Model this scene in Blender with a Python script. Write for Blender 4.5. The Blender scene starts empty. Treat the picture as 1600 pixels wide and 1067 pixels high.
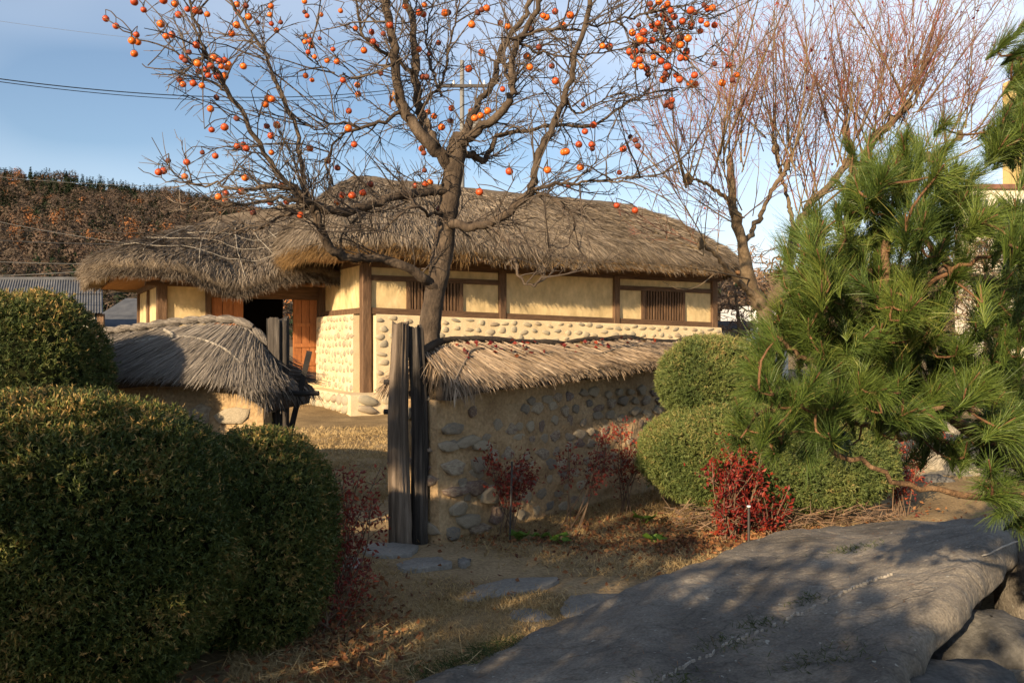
import bpy, math, numpy as np
from mathutils import Matrix, Vector, Euler
R = math.radians
rng = np.random.default_rng(11)
scene = bpy.context.scene
col = scene.collection

# ---------------------------------------------------------------- camera, sky, sun, exposure
CAMZ, FPX = 1.55, 1300.0
cam_data = bpy.data.cameras.new('camera')
cam = bpy.data.objects.new('camera', cam_data)
col.objects.link(cam)
cam.location = (0, 0, CAMZ)
cam.rotation_euler = (R(90), 0, 0)
cam_data.sensor_width = 36
cam_data.lens = FPX / 1600 * 36
cam_data.clip_start = .05
cam_data.clip_end = 3000
scene.camera = cam

SUN_AZ = (-0.54, -0.84)          # horizontal direction towards the sun
SUN_EL = R(19.5)
world = bpy.data.worlds.new('World')
scene.world = world
world.use_nodes = True
wn, wl = world.node_tree.nodes, world.node_tree.links
wn.clear()
w_out = wn.new('ShaderNodeOutputWorld')
w_bg = wn.new('ShaderNodeBackground')
sky = wn.new('ShaderNodeTexSky')
sky.sky_type = 'NISHITA'
sky.sun_disc = False
sky.sun_elevation = SUN_EL
sky.sun_rotation = math.atan2(SUN_AZ[0], SUN_AZ[1])
sky.air_density = 1.0
sky.dust_density = 0.6
sky.ozone_density = 2.2
# thin high cloud, drawn on the sky by direction
w_tc = wn.new('ShaderNodeTexCoord')
w_map = wn.new('ShaderNodeMapping'); w_map.inputs['Scale'].default_value = (1.6, 1.6, 4.5)
w_map.inputs['Location'].default_value = (12.3, 4.7, 6.6)
w_no = wn.new('ShaderNodeTexNoise'); w_no.inputs['Scale'].default_value = 0.8; w_no.inputs['Detail'].default_value = 3
w_no.inputs['Roughness'].default_value = .4
w_rp = wn.new('ShaderNodeValToRGB')
w_rp.color_ramp.elements[0].position = .42; w_rp.color_ramp.elements[0].color = (.03, .03, .03, 1)
w_rp.color_ramp.elements[1].position = .80; w_rp.color_ramp.elements[1].color = (.62, .62, .62, 1)
w_mix = wn.new('ShaderNodeMixRGB')
w_mix.inputs['Color2'].default_value = (9.0, 9.4, 10.2, 1)
wl.new(w_tc.outputs['Generated'], w_map.inputs['Vector'])
wl.new(w_map.outputs['Vector'], w_no.inputs['Vector'])
wl.new(w_no.outputs['Fac'], w_rp.inputs['Fac'])
wl.new(w_rp.outputs['Color'], w_mix.inputs['Fac'])
wl.new(sky.outputs['Color'], w_mix.inputs['Color1'])
wl.new(w_mix.outputs['Color'], w_bg.inputs['Color'])
w_bg.inputs['Strength'].default_value = 0.076
wl.new(w_bg.outputs['Background'], w_out.inputs['Surface'])

sun_data = bpy.data.lights.new('sun', 'SUN')
sun_data.energy = 4.6
sun_data.angle = R(.55)
sun_data.color = (1.0, .77, .50)
sun = bpy.data.objects.new('sun', sun_data)
col.objects.link(sun)
_s = Vector((SUN_AZ[0] * math.cos(SUN_EL), SUN_AZ[1] * math.cos(SUN_EL), math.sin(SUN_EL)))
sun.rotation_euler = _s.to_track_quat('Z', 'Y').to_euler()
sun.location = (-8, -12, 9)

scene.view_settings.view_transform = 'Standard'
scene.view_settings.look = 'None'
scene.view_settings.exposure = 1.05
scene.view_settings.gamma = 1
scene.render.engine = 'CYCLES'
scene.cycles.max_bounces = 6
scene.cycles.use_denoising = True
scene.cycles.transparent_max_bounces = 4

# ---------------------------------------------------------------- helpers
def at(px, py, d):
    """the world point that shows at this pixel of the photograph, d metres in front of the camera"""
    return np.array([(px - 800) / FPX * d, d, CAMZ - (py - 533.5) / FPX * d])

def unit(v):
    v = np.asarray(v, float)
    return v / (np.linalg.norm(v, axis=-1, keepdims=True) + 1e-12)

_nd = np.random.default_rng(3)
_ND = unit(_nd.normal(size=(64, 3))); _NP = _nd.uniform(0, 6.283, 64)
def wob(P, f=1.0, seed=0, octv=3):
    """cheap smooth noise in about -1..1"""
    P = np.asarray(P, float)
    out = np.zeros(P.shape[:-1]); a = 1.0
    for o in range(octv):
        for k in range(4):
            i = (seed * 7 + o * 4 + k) % 64
            out += a * .3 * np.sin(P @ _ND[i] * f * (1 + .23 * k) + _NP[i] + .9 * np.sin(P @ _ND[(i + 9) % 64] * f * .7 + _NP[(i + 5) % 64]))
        a *= .5; f *= 2.1
    return out

def tag(o, label=None, cat=None, group=None, kind=None):
    if label: o['label'] = label
    if cat: o['category'] = cat
    if group: o['group'] = group
    if kind: o['kind'] = kind
    return o

FRAME = {}
def empty(name, loc=(0, 0, 0), rz=0.0):
    o = bpy.data.objects.new(name, None)
    o.empty_display_size = .2
    o.location = [float(v) for v in loc]; o.rotation_euler = (0, 0, rz)
    col.objects.link(o)
    FRAME[o.name] = (np.array(loc, float), rz)
    return o

def to_frame(V, parent):
    if parent is None or parent.name not in FRAME: return V
    loc, rz = FRAME[parent.name]
    c, s = math.cos(rz), math.sin(rz)
    W = V - loc
    return np.stack([c * W[:, 0] + s * W[:, 1], -s * W[:, 0] + c * W[:, 1], W[:, 2]], 1)

def mesh_of(name, pieces, mats, smooth=False):
    """pieces: (verts (n,3), faces (m,k) int array, var scalar/array 0..1, material slot)"""
    V, LT, LI, MI, VAR = [], [], [], [], []
    off = 0
    for p in pieces:
        v = np.asarray(p[0], float).reshape(-1, 3); f = np.asarray(p[1], int)
        var = p[2] if len(p) > 2 and p[2] is not None else .5
        mi = p[3] if len(p) > 3 else 0
        V.append(v); LI.append((f + off).ravel()); LT.append(np.full(len(f), f.shape[1]))
        MI.append(np.full(len(f), mi)); VAR.append(np.broadcast_to(np.asarray(var, float), (len(v),)))
        off += len(v)
    V = np.concatenate(V); LI = np.concatenate(LI); LT = np.concatenate(LT); MI = np.concatenate(MI); VAR = np.concatenate(VAR)
    me = bpy.data.meshes.new(name)
    me.vertices.add(len(V)); me.vertices.foreach_set('co', V.astype(np.float32).ravel())
    me.loops.add(len(LI)); me.loops.foreach_set('vertex_index', LI.astype(np.int32))
    me.polygons.add(len(LT))
    me.polygons.foreach_set('loop_start', np.concatenate([[0], np.cumsum(LT)[:-1]]).astype(np.int32))
    me.polygons.foreach_set('loop_total', LT.astype(np.int32))
    me.polygons.foreach_set('material_index', MI.astype(np.int32))
    me.polygons.foreach_set('use_smooth', np.full(len(LT), bool(smooth)))
    a = me.attributes.new('var', 'FLOAT', 'POINT')
    a.data.foreach_set('value', VAR.astype(np.float32))
    for m in (mats if isinstance(mats, (list, tuple)) else [mats]): me.materials.append(m)
    me.update(calc_edges=True)
    return me

def build(name, pieces, mats, parent=None, smooth=False, local=False, root=None, origin=None):
    """one mesh object; world coordinates unless local. root = the thing whose frame counts (parent may be a part of it)"""
    fr = root or parent
    if not local and fr is not None:
        pieces = [(to_frame(np.asarray(p[0], float).reshape(-1, 3), fr),) + tuple(p[1:]) for p in pieces]
    elif origin is not None:
        pieces = [(np.asarray(p[0], float).reshape(-1, 3) - np.asarray(origin, float),) + tuple(p[1:]) for p in pieces]
    o = bpy.data.objects.new(name, mesh_of(name, pieces, mats, smooth))
    col.objects.link(o)
    if parent is not None: o.parent = parent
    if origin is not None and parent is None: o.location = [float(v) for v in origin]
    return o

def put(name, me, parent, loc, rot=(0, 0, 0), scale=(1, 1, 1)):
    """another object on shared mesh data"""
    o = bpy.data.objects.new(name, me)
    col.objects.link(o)
    o.parent = parent
    o.location = [float(v) for v in loc]
    o.rotation_euler = rot if isinstance(rot, Euler) else [float(v) for v in rot]
    o.scale = [float(v) for v in scale]
    return o

BOXF = np.array([[0, 3, 2, 1], [4, 5, 6, 7], [0, 1, 5, 4], [1, 2, 6, 5], [2, 3, 7, 6], [3, 0, 4, 7]])
def box(x0, x1, y0, y1, z0, z1, var=.5, mi=0):
    v = np.array([[x0, y0, z0], [x1, y0, z0], [x1, y1, z0], [x0, y1, z0], [x0, y0, z1], [x1, y0, z1], [x1, y1, z1], [x0, y1, z1]], float)
    return (v, BOXF, var, mi)

def bbox(x0, x1, y0, y1, z0, z1, b=.012, n=1, jit=0.0, var=.5):
    """a box with bevelled long edges, hewn a little uneven"""
    ax = int(np.argmax([x1 - x0, y1 - y0, z1 - z0]))
    lo, hi = [(x0, x1), (y0, y1), (z0, z1)][ax]
    o1, o2 = [i for i in range(3) if i != ax]
    r = [(x0, x1), (y0, y1), (z0, z1)]
    a0, a1 = r[o1]; b0, b1 = r[o2]
    ring = np.array([[a0 + b, b0], [a1 - b, b0], [a1, b0 + b], [a1, b1 - b], [a1 - b, b1], [a0 + b, b1], [a0, b1 - b], [a0, b0 + b]])
    m = max(2, n + 1)
    V = np.zeros((m, 8, 3))
    for i, t in enumerate(np.linspace(lo, hi, m)):
        V[i, :, ax] = t; V[i, :, o1] = ring[:, 0]; V[i, :, o2] = ring[:, 1]
    if jit: V += jit * np.stack([wob(V * 1.0, 5, k) for k in range(3)], -1)
    V = V.reshape(-1, 3)
    F = []
    for i in range(m - 1):
        for k in range(8):
            F.append([i * 8 + k, i * 8 + (k + 1) % 8, (i + 1) * 8 + (k + 1) % 8, (i + 1) * 8 + k])
    cap = [(V, np.array(F), var), (V[:8].copy(), np.array([[7, 6, 5, 4, 3, 2, 1, 0]]), var), (V[-8:].copy(), np.array([[0, 1, 2, 3, 4, 5, 6, 7]]), var)]
    if ax == 1: cap = [(p[0], p[1][:, ::-1], p[2]) for p in cap]
    return cap

def grid_faces(n, m, wrap=False):
    """n rows of m points"""
    i, j = np.meshgrid(np.arange(n - 1), np.arange(m if wrap else m - 1), indexing='ij')
    a = i * m + j; b = i * m + (j + 1) % m
    return np.stack([a, b, b + m, a + m], -1).reshape(-1, 4)

def tube(P, r, k=6, var=.5, cap=True, mi=0, rough=0.0, seed=0):
    P = np.asarray(P, float); n = len(P)
    r = np.broadcast_to(np.asarray(r, float), (n,))
    T = unit(np.gradient(P, axis=0))
    up = np.array([0, 0, 1.0]) if abs(T[0, 2]) < .9 else np.array([1.0, 0, 0])
    N = np.zeros_like(P)
    v = unit(np.cross(T[0], up))
    for i in range(n):
        v = unit(v - T[i] * (v @ T[i])); N[i] = v
    B = np.cross(T, N)
    a = np.arange(k) * 2 * math.pi / k
    V = P[:, None] + r[:, None, None] * (np.cos(a)[None, :, None] * N[:, None] + np.sin(a)[None, :, None] * B[:, None])
    if rough:
        c = P[:, None]
        V = c + (V - c) * (1 + rough * wob(V, 9, seed))[..., None]
    V = V.reshape(-1, 3)
    F = grid_faces(n, k, True)
    out = [(V, F, var, mi)]
    if cap:
        out.append((V[:k].copy(), np.arange(k)[None, ::-1], var, mi)); out.append((V[-k:].copy(), np.arange(k)[None], var, mi))
    return out

def spline(P, n):
    """Catmull-Rom through the points, n samples"""
    P = np.asarray(P, float)
    if len(P) == 2: return P[0] + (P[1] - P[0]) * np.linspace(0, 1, n)[:, None]
    Q = np.vstack([2 * P[0] - P[1], P, 2 * P[-1] - P[-2]])
    t = np.linspace(0, len(P) - 1 - 1e-6, n); i = t.astype(int); f = (t - i)[:, None]
    p0, p1, p2, p3 = Q[i], Q[i + 1], Q[i + 2], Q[i + 3]
    return .5 * (2 * p1 + (p2 - p0) * f + (2 * p0 - 5 * p1 + 4 * p2 - p3) * f ** 2 + (3 * p1 - p0 - 3 * p2 + p3) * f ** 3)

def strands(P, D, L, W, bend=None, side=None, seg=1, var=None, mi=0, taper=.25):
    """flat blades: seg 1 = one triangle, seg 2 = bent quad + quad"""
    P = np.asarray(P, float); n = len(P); D = unit(D)
    L = np.broadcast_to(np.asarray(L, float), (n,))[:, None]; W = np.broadcast_to(np.asarray(W, float), (n,))[:, None]
    if side is None: side = rng.normal(size=(n, 3))
    S = unit(np.cross(D, side)) * W * .5
    if var is None: var = rng.random(n)
    if seg == 1:
        tip = P + D * L
        if bend is not None: tip = tip + bend
        V = np.stack([P - S, P + S, tip], 1).reshape(-1, 3)
        F = np.arange(n * 3).reshape(-1, 3)
        return (V, F, np.repeat(var, 3), mi)
    b = 0 if bend is None else bend
    mid = P + D * L * .55 + (np.zeros_like(P) + b) * .3
    tip = P + D * L + (np.zeros_like(P) + b)
    V = np.stack([P - S, P + S, mid + S * .9, mid - S * .9, tip + S * taper, tip - S * taper], 1).reshape(-1, 3)
    q = np.arange(n)[:, None] * 6
    F = np.concatenate([q + np.array([[0, 1, 2, 3]]), q + np.array([[3, 2, 4, 5]])])
    return (V, F, np.repeat(var, 6), mi)

def leaves(P, D, L, W, var=None, mi=0, fold=.25):
    """diamond leaves folded on the midrib"""
    n = len(P); D = unit(D)
    L = np.broadcast_to(np.asarray(L, float), (n,))[:, None]; W = np.broadcast_to(np.asarray(W, float), (n,))[:, None]
    S = unit(np.cross(D, rng.normal(size=(n, 3))))
    N = np.cross(D, S)
    if var is None: var = rng.random(n)
    a = P; c = P + D * L
    m = P + D * L * .45
    V = np.stack([a, m - S * W * .5 + N * W * fold, c, m + S * W * .5 + N * W * fold], 1).reshape(-1, 3)
    q = np.arange(n)[:, None] * 4
    F = np.concatenate([q + np.array([[0, 1, 2]]), q + np.array([[0, 2, 3]])])
    return (V, F, np.repeat(var, 4), mi)

# ---------------------------------------------------------------- materials
def ramp(nt, stops):
    r = nt.nodes.new('ShaderNodeValToRGB')
    e = r.color_ramp.elements
    while len(e) < len(stops): e.new(.5)
    for k, (p, c) in enumerate(stops):
        e[k].position = p; e[k].color = (*c, 1)
    return r

def pmat(name, stops, scale=4.0, stretch=(1, 1, 1), rough=.85, bump=0.0, bscale=30.0, bstretch=None, attr=0.0, transl=0.0,
         detail=6.0, spec=.3, rnd=False, fine=0.0, fscale=60.0, rot=(0, 0, 0), bdist=.02):
    """principled material: a colour ramp read by noise and/or the per-piece attribute, fine speckle and bump"""
    m = bpy.data.materials.new(name); m.use_nodes = True
    nt = m.node_tree; N, Lk = nt.nodes, nt.links
    bs = N['Principled BSDF']; out = N['Material Output']
    tc = N.new('ShaderNodeTexCoord'); mp = N.new('ShaderNodeMapping'); mp.inputs['Scale'].default_value = stretch
    mp.inputs['Rotation'].default_value = rot
    Lk.new(tc.outputs['Object'], mp.inputs['Vector'])
    no = N.new('ShaderNodeTexNoise'); no.inputs['Scale'].default_value = scale; no.inputs['Detail'].default_value = detail
    no.inputs['Roughness'].default_value = .62
    Lk.new(mp.outputs['Vector'], no.inputs['Vector'])
    fac = no.outputs['Fac']
    st = N.new('ShaderNodeMapRange'); st.inputs['From Min'].default_value = .28; st.inputs['From Max'].default_value = .72
    Lk.new(fac, st.inputs['Value']); fac = st.outputs['Result']
    if attr:
        at_ = N.new('ShaderNodeObjectInfo' if rnd else 'ShaderNodeAttribute')
        if not rnd: at_.attribute_name = 'var'
        mx = N.new('ShaderNodeMath'); mx.operation = 'MULTIPLY'; mx.inputs[1].default_value = 1 - attr
        ma = N.new('ShaderNodeMath'); ma.operation = 'MULTIPLY_ADD'; ma.inputs[1].default_value = attr
        Lk.new(fac, mx.inputs[0]); Lk.new(at_.outputs['Random' if rnd else 'Fac'], ma.inputs[0]); Lk.new(mx.outputs[0], ma.inputs[2])
        fac = ma.outputs[0]
    rp = ramp(nt, stops); Lk.new(fac, rp.inputs['Fac'])
    c = rp.outputs['Color']
    if fine:
        n2 = N.new('ShaderNodeTexNoise'); n2.inputs['Scale'].default_value = fscale; n2.inputs['Detail'].default_value = 4
        Lk.new(mp.outputs['Vector'], n2.inputs['Vector'])
        mr = N.new('ShaderNodeMapRange'); mr.inputs['From Min'].default_value = .3; mr.inputs['From Max'].default_value = .7
        mr.inputs['To Min'].default_value = 1 - fine; mr.inputs['To Max'].default_value = 1 + fine
        Lk.new(n2.outputs['Fac'], mr.inputs['Value'])
        mm = N.new('ShaderNodeVectorMath'); mm.operation = 'MULTIPLY'
        Lk.new(c, mm.inputs[0]); Lk.new(mr.outputs['Result'], mm.inputs[1]); c = mm.outputs['Vector']
    Lk.new(c, bs.inputs['Base Color'])
    bs.inputs['Roughness'].default_value = rough
    bs.inputs['Specular IOR Level'].default_value = spec
    if bump:
        nb = N.new('ShaderNodeTexNoise'); nb.inputs['Scale'].default_value = bscale; nb.inputs['Detail'].default_value = 6
        nb.inputs['Roughness'].default_value = .65
        if bstretch is not None:
            m2 = N.new('ShaderNodeMapping'); m2.inputs['Scale'].default_value = bstretch; m2.inputs['Rotation'].default_value = rot
            Lk.new(tc.outputs['Object'], m2.inputs['Vector']); Lk.new(m2.outputs['Vector'], nb.inputs['Vector'])
        else: Lk.new(mp.outputs['Vector'], nb.inputs['Vector'])
        bn = N.new('ShaderNodeBump'); bn.inputs['Strength'].default_value = bump; bn.inputs['Distance'].default_value = bdist
        Lk.new(nb.outputs['Fac'], bn.inputs['Height']); Lk.new(bn.outputs['Normal'], bs.inputs['Normal'])
    if transl:
        tr = N.new('ShaderNodeBsdfTranslucent'); Lk.new(c, tr.inputs['Color'])
        mxs = N.new('ShaderNodeMixShader'); mxs.inputs['Fac'].default_value = transl
        Lk.new(bs.outputs['BSDF'], mxs.inputs[1]); Lk.new(tr.outputs['BSDF'], mxs.inputs[2])
        Lk.new(mxs.outputs['Shader'], out.inputs['Surface'])
    return m

M = {}
M['plaster'] = pmat('plaster', [(0, (.42, .31, .155)), (.3, (.54, .41, .21)), (.7, (.61, .465, .245)), (1, (.66, .51, .29))], 2.2, (1, 1, .6), rough=.95, bump=.35, bscale=22, fine=.17, fscale=9, bdist=.012)
M['mortar'] = pmat('mortar', [(0, (.52, .41, .24)), (.5, (.62, .49, .30)), (1, (.68, .55, .35))], 3, rough=.95, bump=.5, bscale=30, fine=.12, fscale=50, bdist=.012)
M['mud'] = pmat('mud', [(0, (0.261, 0.172, 0.088)), (0.5, (0.391, 0.270, 0.144)), (1, (0.497, 0.356, 0.204))], 2.3, rough=.97, bump=.8, bscale=14, fine=.22, fscale=40, bdist=.03)
M['cobble'] = pmat('cobble', [(0, (.20, .185, .15)), (.35, (.36, .31, .215)), (.65, (.43, .36, .24)), (.85, (.30, .235, .16)), (1, (.25, .24, .22))], 1.2, rough=.85, bump=.3, bscale=14, rnd=True, attr=.7, fine=.25, fscale=30)
M['fieldstone'] = pmat('fieldstone', [(0, (.13, .135, .14)), (.25, (.30, .25, .18)), (.6, (.44, .37, .26)), (.8, (.19, .125, .095)), (1, (.33, .32, .30))], 3, rough=.88, bump=.6, bscale=12, rnd=True, attr=.72, fine=.3, fscale=26, bdist=.03)
M['timber'] = pmat('timber', [(0, (.055, .032, .018)), (.5, (.115, .066, .036)), (1, (.19, .115, .065))], 3, (6, 6, .6), rough=.8, bump=.5, bscale=10, attr=.25, fine=.2, fscale=12)
M['timber_h'] = pmat('timber_horizontal', [(0, (.05, .03, .017)), (.5, (.105, .06, .033)), (1, (.17, .10, .056))], 3, (.6, 6, 6), rough=.8, bump=.5, bscale=10, attr=.25, fine=.2, fscale=12)
M['door_wood'] = pmat('door_wood', [(0, (.20, .07, .022)), (.5, (.33, .125, .042)), (1, (.43, .18, .065))], 2.5, (9, 9, .7), rough=.62, bump=.3, bscale=10, attr=.3, fine=.15, fscale=10)
M['rafter'] = pmat('rafter', [(0, (.12, .06, .028)), (1, (.30, .165, .075))], 3, rough=.8, bump=.4, bscale=20, attr=.6)
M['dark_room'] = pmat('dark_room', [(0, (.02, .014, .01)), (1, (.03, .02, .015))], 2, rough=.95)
M['thatch_base'] = pmat('thatch_base', [(0, (.075, .058, .042)), (.5, (.145, .113, .08)), (1, (.22, .175, .125))], 3, rough=1, bump=1, bscale=40, fine=.3, spec=.05)
M['thatch'] = pmat('thatch', [(0, (.055, .043, .033)), (.3, (.145, .116, .087)), (.65, (.235, .192, .145)), (1, (.40, .33, .25))], .9, rough=.95, attr=.62, spec=.08, fine=.1, fscale=3)
M['thatch_gold'] = pmat('thatch_gold', [(0, (0.122, 0.068, 0.028)), (0.5, (0.258, 0.160, 0.069)), (1, (0.380, 0.256, 0.120))], 1.3, rough=.9, attr=.6, spec=.1, transl=.2)
M['straw_grey'] = pmat('straw_grey', [(0, (.06, .052, .046)), (.4, (.17, .148, .125)), (.75, (.28, .245, .205)), (1, (.44, .385, .32))], 1.2, rough=.85, attr=.75, spec=.15)
M['straw_tan'] = pmat('straw_tan', [(0, (0.123, 0.083, 0.052)), (0.4, (0.285, 0.210, 0.141)), (0.75, (0.418, 0.323, 0.225)), (1, (0.551, 0.450, 0.334))], 1.2, rough=.8, attr=.75, spec=.15)
M['straw_dark'] = pmat('straw_dark', [(0, (.035, .027, .02)), (1, (.10, .078, .058))], 6, rough=1, bump=.8, bscale=30, spec=.05)
M['rope'] = pmat('rope', [(0, (0.288, 0.248, 0.192)), (1, (0.480, 0.432, 0.352))], 30, rough=.9, bump=.6, bscale=120)
M['rope_brown'] = pmat('rope_brown', [(0, (.16, .12, .08)), (1, (.30, .23, .16))], 30, rough=.9, bump=.6, bscale=120)
M['weathered'] = pmat('weathered_wood', [(0, (0.011, 0.010, 0.008)), (0.4, (0.038, 0.032, 0.027)), (0.72, (0.081, 0.068, 0.056)), (1, (0.175, 0.154, 0.130))], 3.2, (7, 7, .35), rough=.9, bump=1.0, bscale=3, fine=.3, fscale=7, bdist=.03)
M['weathered_b'] = pmat('weathered_wood_brown', [(0, (0.036, 0.026, 0.019)), (0.4, (0.102, 0.077, 0.055)), (0.75, (0.180, 0.138, 0.102)), (1, (0.276, 0.222, 0.168))], 2.6, (7, 7, .35), rough=.9, bump=.9, bscale=3, fine=.25, fscale=7, bdist=.03)
M['charred'] = pmat('dark_bar', [(0, (.012, .011, .01)), (1, (.04, .033, .028))], 6, rough=.8, bump=.4, bscale=30)
M['bark'] = pmat('persimmon_bark', [(0, (.03, .022, .016)), (.5, (.075, .054, .037)), (1, (.145, .108, .075))], 9, (1, 1, .5), rough=.92, bump=1.0, bscale=26, fine=.25, fscale=40, bdist=.02)
M['twig'] = pmat('persimmon_twig', [(0, (.035, .026, .02)), (.5, (.085, .065, .05)), (1, (.19, .15, .11))], 2, rough=.9, attr=.6)
M['maple_bark'] = pmat('maple_bark', [(0, (0.074, 0.050, 0.028)), (0.5, (0.136, 0.096, 0.056)), (1, (0.192, 0.146, 0.090))], 7, rough=.9, bump=.7, bscale=24, fine=.2)
M['maple_twig'] = pmat('maple_twig', [(0, (0.137, 0.104, 0.054)), (0.4, (0.188, 0.129, 0.069)), (0.7, (0.188, 0.078, 0.054)), (1, (0.231, 0.057, 0.050))], 2, rough=.8, attr=.85)
M['pine_bark'] = pmat('pine_bark', [(0, (.075, .045, .025)), (.5, (.20, .12, .065)), (1, (.33, .21, .12))], 16, rough=.9, bump=.9, bscale=50, fine=.2)
M['pine_shoot'] = pmat('pine_shoot', [(0, (.11, .055, .026)), (1, (.22, .115, .055))], 20, rough=.8, bump=.5, bscale=80)
M['needle'] = pmat('pine_needle', [(0, (0.032, 0.060, 0.013)), (0.4, (0.072, 0.116, 0.021)), (0.75, (0.132, 0.181, 0.032)), (0.92, (0.204, 0.227, 0.048)), (1, (0.257, 0.172, 0.057))], 1.2, rough=.5, attr=.8, transl=.12, spec=.4)
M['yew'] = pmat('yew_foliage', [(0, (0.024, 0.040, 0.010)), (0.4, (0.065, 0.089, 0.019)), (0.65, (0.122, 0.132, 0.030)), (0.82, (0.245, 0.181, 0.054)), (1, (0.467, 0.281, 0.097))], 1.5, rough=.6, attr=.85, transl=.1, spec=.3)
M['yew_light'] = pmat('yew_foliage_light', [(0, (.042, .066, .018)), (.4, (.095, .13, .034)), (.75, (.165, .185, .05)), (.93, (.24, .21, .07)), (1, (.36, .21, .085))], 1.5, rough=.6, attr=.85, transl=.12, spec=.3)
M['yew_core'] = pmat('yew_core', [(0, (.012, .014, .006)), (1, (.028, .03, .012))], 6, rough=1, spec=0)
M['red_leaf'] = pmat('red_leaf', [(0, (0.071, 0.018, 0.016)), (0.4, (0.187, 0.031, 0.022)), (0.75, (0.337, 0.058, 0.030)), (1, (0.479, 0.147, 0.051))], 3, rough=.55, attr=.85, transl=.3)
M['red_leaf_bright'] = pmat('red_leaf_bright', [(0, (.085, .012, .010)), (.45, (.21, .018, .013)), (.85, (.33, .05, .018)), (1, (.06, .075, .02))], 3, rough=.5, attr=.9, transl=.3)
M['shrub_stem'] = pmat('shrub_stem', [(0, (.07, .042, .028)), (1, (.21, .145, .09))], 6, rough=.85, attr=.5)
M['weed'] = pmat('weed_leaf', [(0, (.05, .10, .015)), (.6, (.12, .22, .03)), (1, (.20, .31, .05))], 4, rough=.5, attr=.7, transl=.3)
M['grass'] = pmat('dry_grass', [(0, (.18, .12, .055)), (.4, (.36, .255, .12)), (.8, (.52, .39, .20)), (.96, (.58, .46, .26)), (1, (.09, .12, .03))], .9, rough=.85, attr=.7, transl=.15, spec=.1)
M['grass_green'] = pmat('rock_grass', [(0, (.02, .035, .008)), (.6, (.05, .075, .016)), (1, (.14, .13, .04))], 3, rough=.7, attr=.8, transl=.2)
M['fallen'] = pmat('fallen_leaf', [(0, (.075, .03, .018)), (.35, (.17, .07, .03)), (.7, (.28, .12, .045)), (1, (.36, .20, .085))], 3, rough=.8, attr=.9, transl=.2)
M['rock_old'] = pmat('boulder', [(0, (.06, .054, .046)), (.4, (.115, .103, .086)), (.7, (.165, .146, .118)), (1, (.24, .21, .165))], 1.5, (.8, 1.25, 1.0), rough=.85, bump=.7, bscale=4.5, bstretch=(.9, 1.1, 1.0), fine=.22, fscale=42, rot=(0, 0, R(-32)), bdist=.05)
M['rock_dark'] = pmat('boulder_dark', [(0, (.045, .043, .04)), (.5, (.095, .09, .08)), (1, (.18, .165, .14))], 3.5, rough=.85, bump=.9, bscale=12, fine=.3, fscale=40, bdist=.03)
M['rock_pale'] = pmat('rockery_stone', [(0, (.14, .125, .10)), (.5, (.27, .235, .175)), (1, (.42, .36, .26))], 4, rough=.85, bump=.8, bscale=14, fine=.3, fscale=40, bdist=.03, rnd=True, attr=.3)
M['slate'] = pmat('stepping_stone', [(0, (0.138, 0.126, 0.104)), (0.5, (0.209, 0.191, 0.159)), (1, (0.287, 0.257, 0.213))], 3, rough=.85, bump=.5, bscale=18, fine=.2, fscale=50, rnd=True, attr=.3)
M['vein'] = pmat('quartz', [(0, (.20, .18, .15)), (1, (.46, .42, .36))], 20, rough=.7, bump=.4, bscale=60)
M['iron'] = pmat('black_metal', [(0, (.02, .018, .017)), (1, (.05, .042, .036))], 20, rough=.6, spec=.5)
M['white_paint'] = pmat('white_paint', [(0, (.62, .62, .60)), (1, (.80, .79, .76))], 2, rough=.6)
M['concrete'] = pmat('concrete', [(0, (0.150, 0.150, 0.150)), (1, (0.217, 0.217, 0.210))], 2, rough=.9, fine=.1)
M['cream_wall'] = pmat('cream_wall', [(0, (.62, .56, .44)), (1, (.74, .68, .55))], .4, rough=.9, fine=.05)
M['yellow_wall'] = pmat('yellow_wall', [(0, (.55, .40, .15)), (1, (.66, .50, .22))], .4, rough=.9)
M['glass'] = pmat('window_glass', [(0, (.02, .025, .03)), (1, (.05, .06, .07))], 1, rough=.12, spec=.6)
M['trim'] = pmat('brown_trim', [(0, (.12, .06, .04)), (1, (.2, .1, .07))], 2, rough=.7)
M['corrugated'] = pmat('corrugated_sheet', [(0, (.055, .058, .064)), (.5, (.085, .088, .094)), (1, (.13, .13, .13))], .9, (1, .3, 1), rough=.75, fine=.2, fscale=8, bump=.2)
M['dark_roof'] = pmat('dark_roof', [(0, (.05, .055, .065)), (1, (.10, .105, .115))], 2, rough=.8, fine=.2)
M['cable'] = pmat('cable', [(0, (.012, .012, .013)), (1, (.03, .03, .03))], 2, rough=.6)
M['cable_grey'] = pmat('cable_grey', [(0, (.07, .07, .07)), (1, (.12, .12, .115))], 2, rough=.6)
M['forest'] = pmat('forest', [(0, (.024, .038, .022)), (.22, (.045, .058, .03)), (.30, (.075, .062, .048)), (.62, (.125, .09, .068)), (.72, (.15, .095, .062)), (.8, (.24, .105, .045)), (1, (.32, .14, .055))], .03, rough=1, attr=1.0, spec=0, transl=.1)
M['hill'] = pmat('hill_soil', [(0, (.07, .053, .038)), (1, (.11, .083, .06))], .02, rough=1, spec=0)
M['conifer'] = pmat('dark_conifer', [(0, (.014, .028, .009)), (1, (.05, .075, .024))], 1, rough=.8, attr=.8)
M['bare_bush'] = pmat('bare_bush', [(0, (.10, .065, .042)), (.6, (.19, .13, .085)), (1, (.28, .16, .09))], 2, rough=.9, attr=.8)

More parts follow.
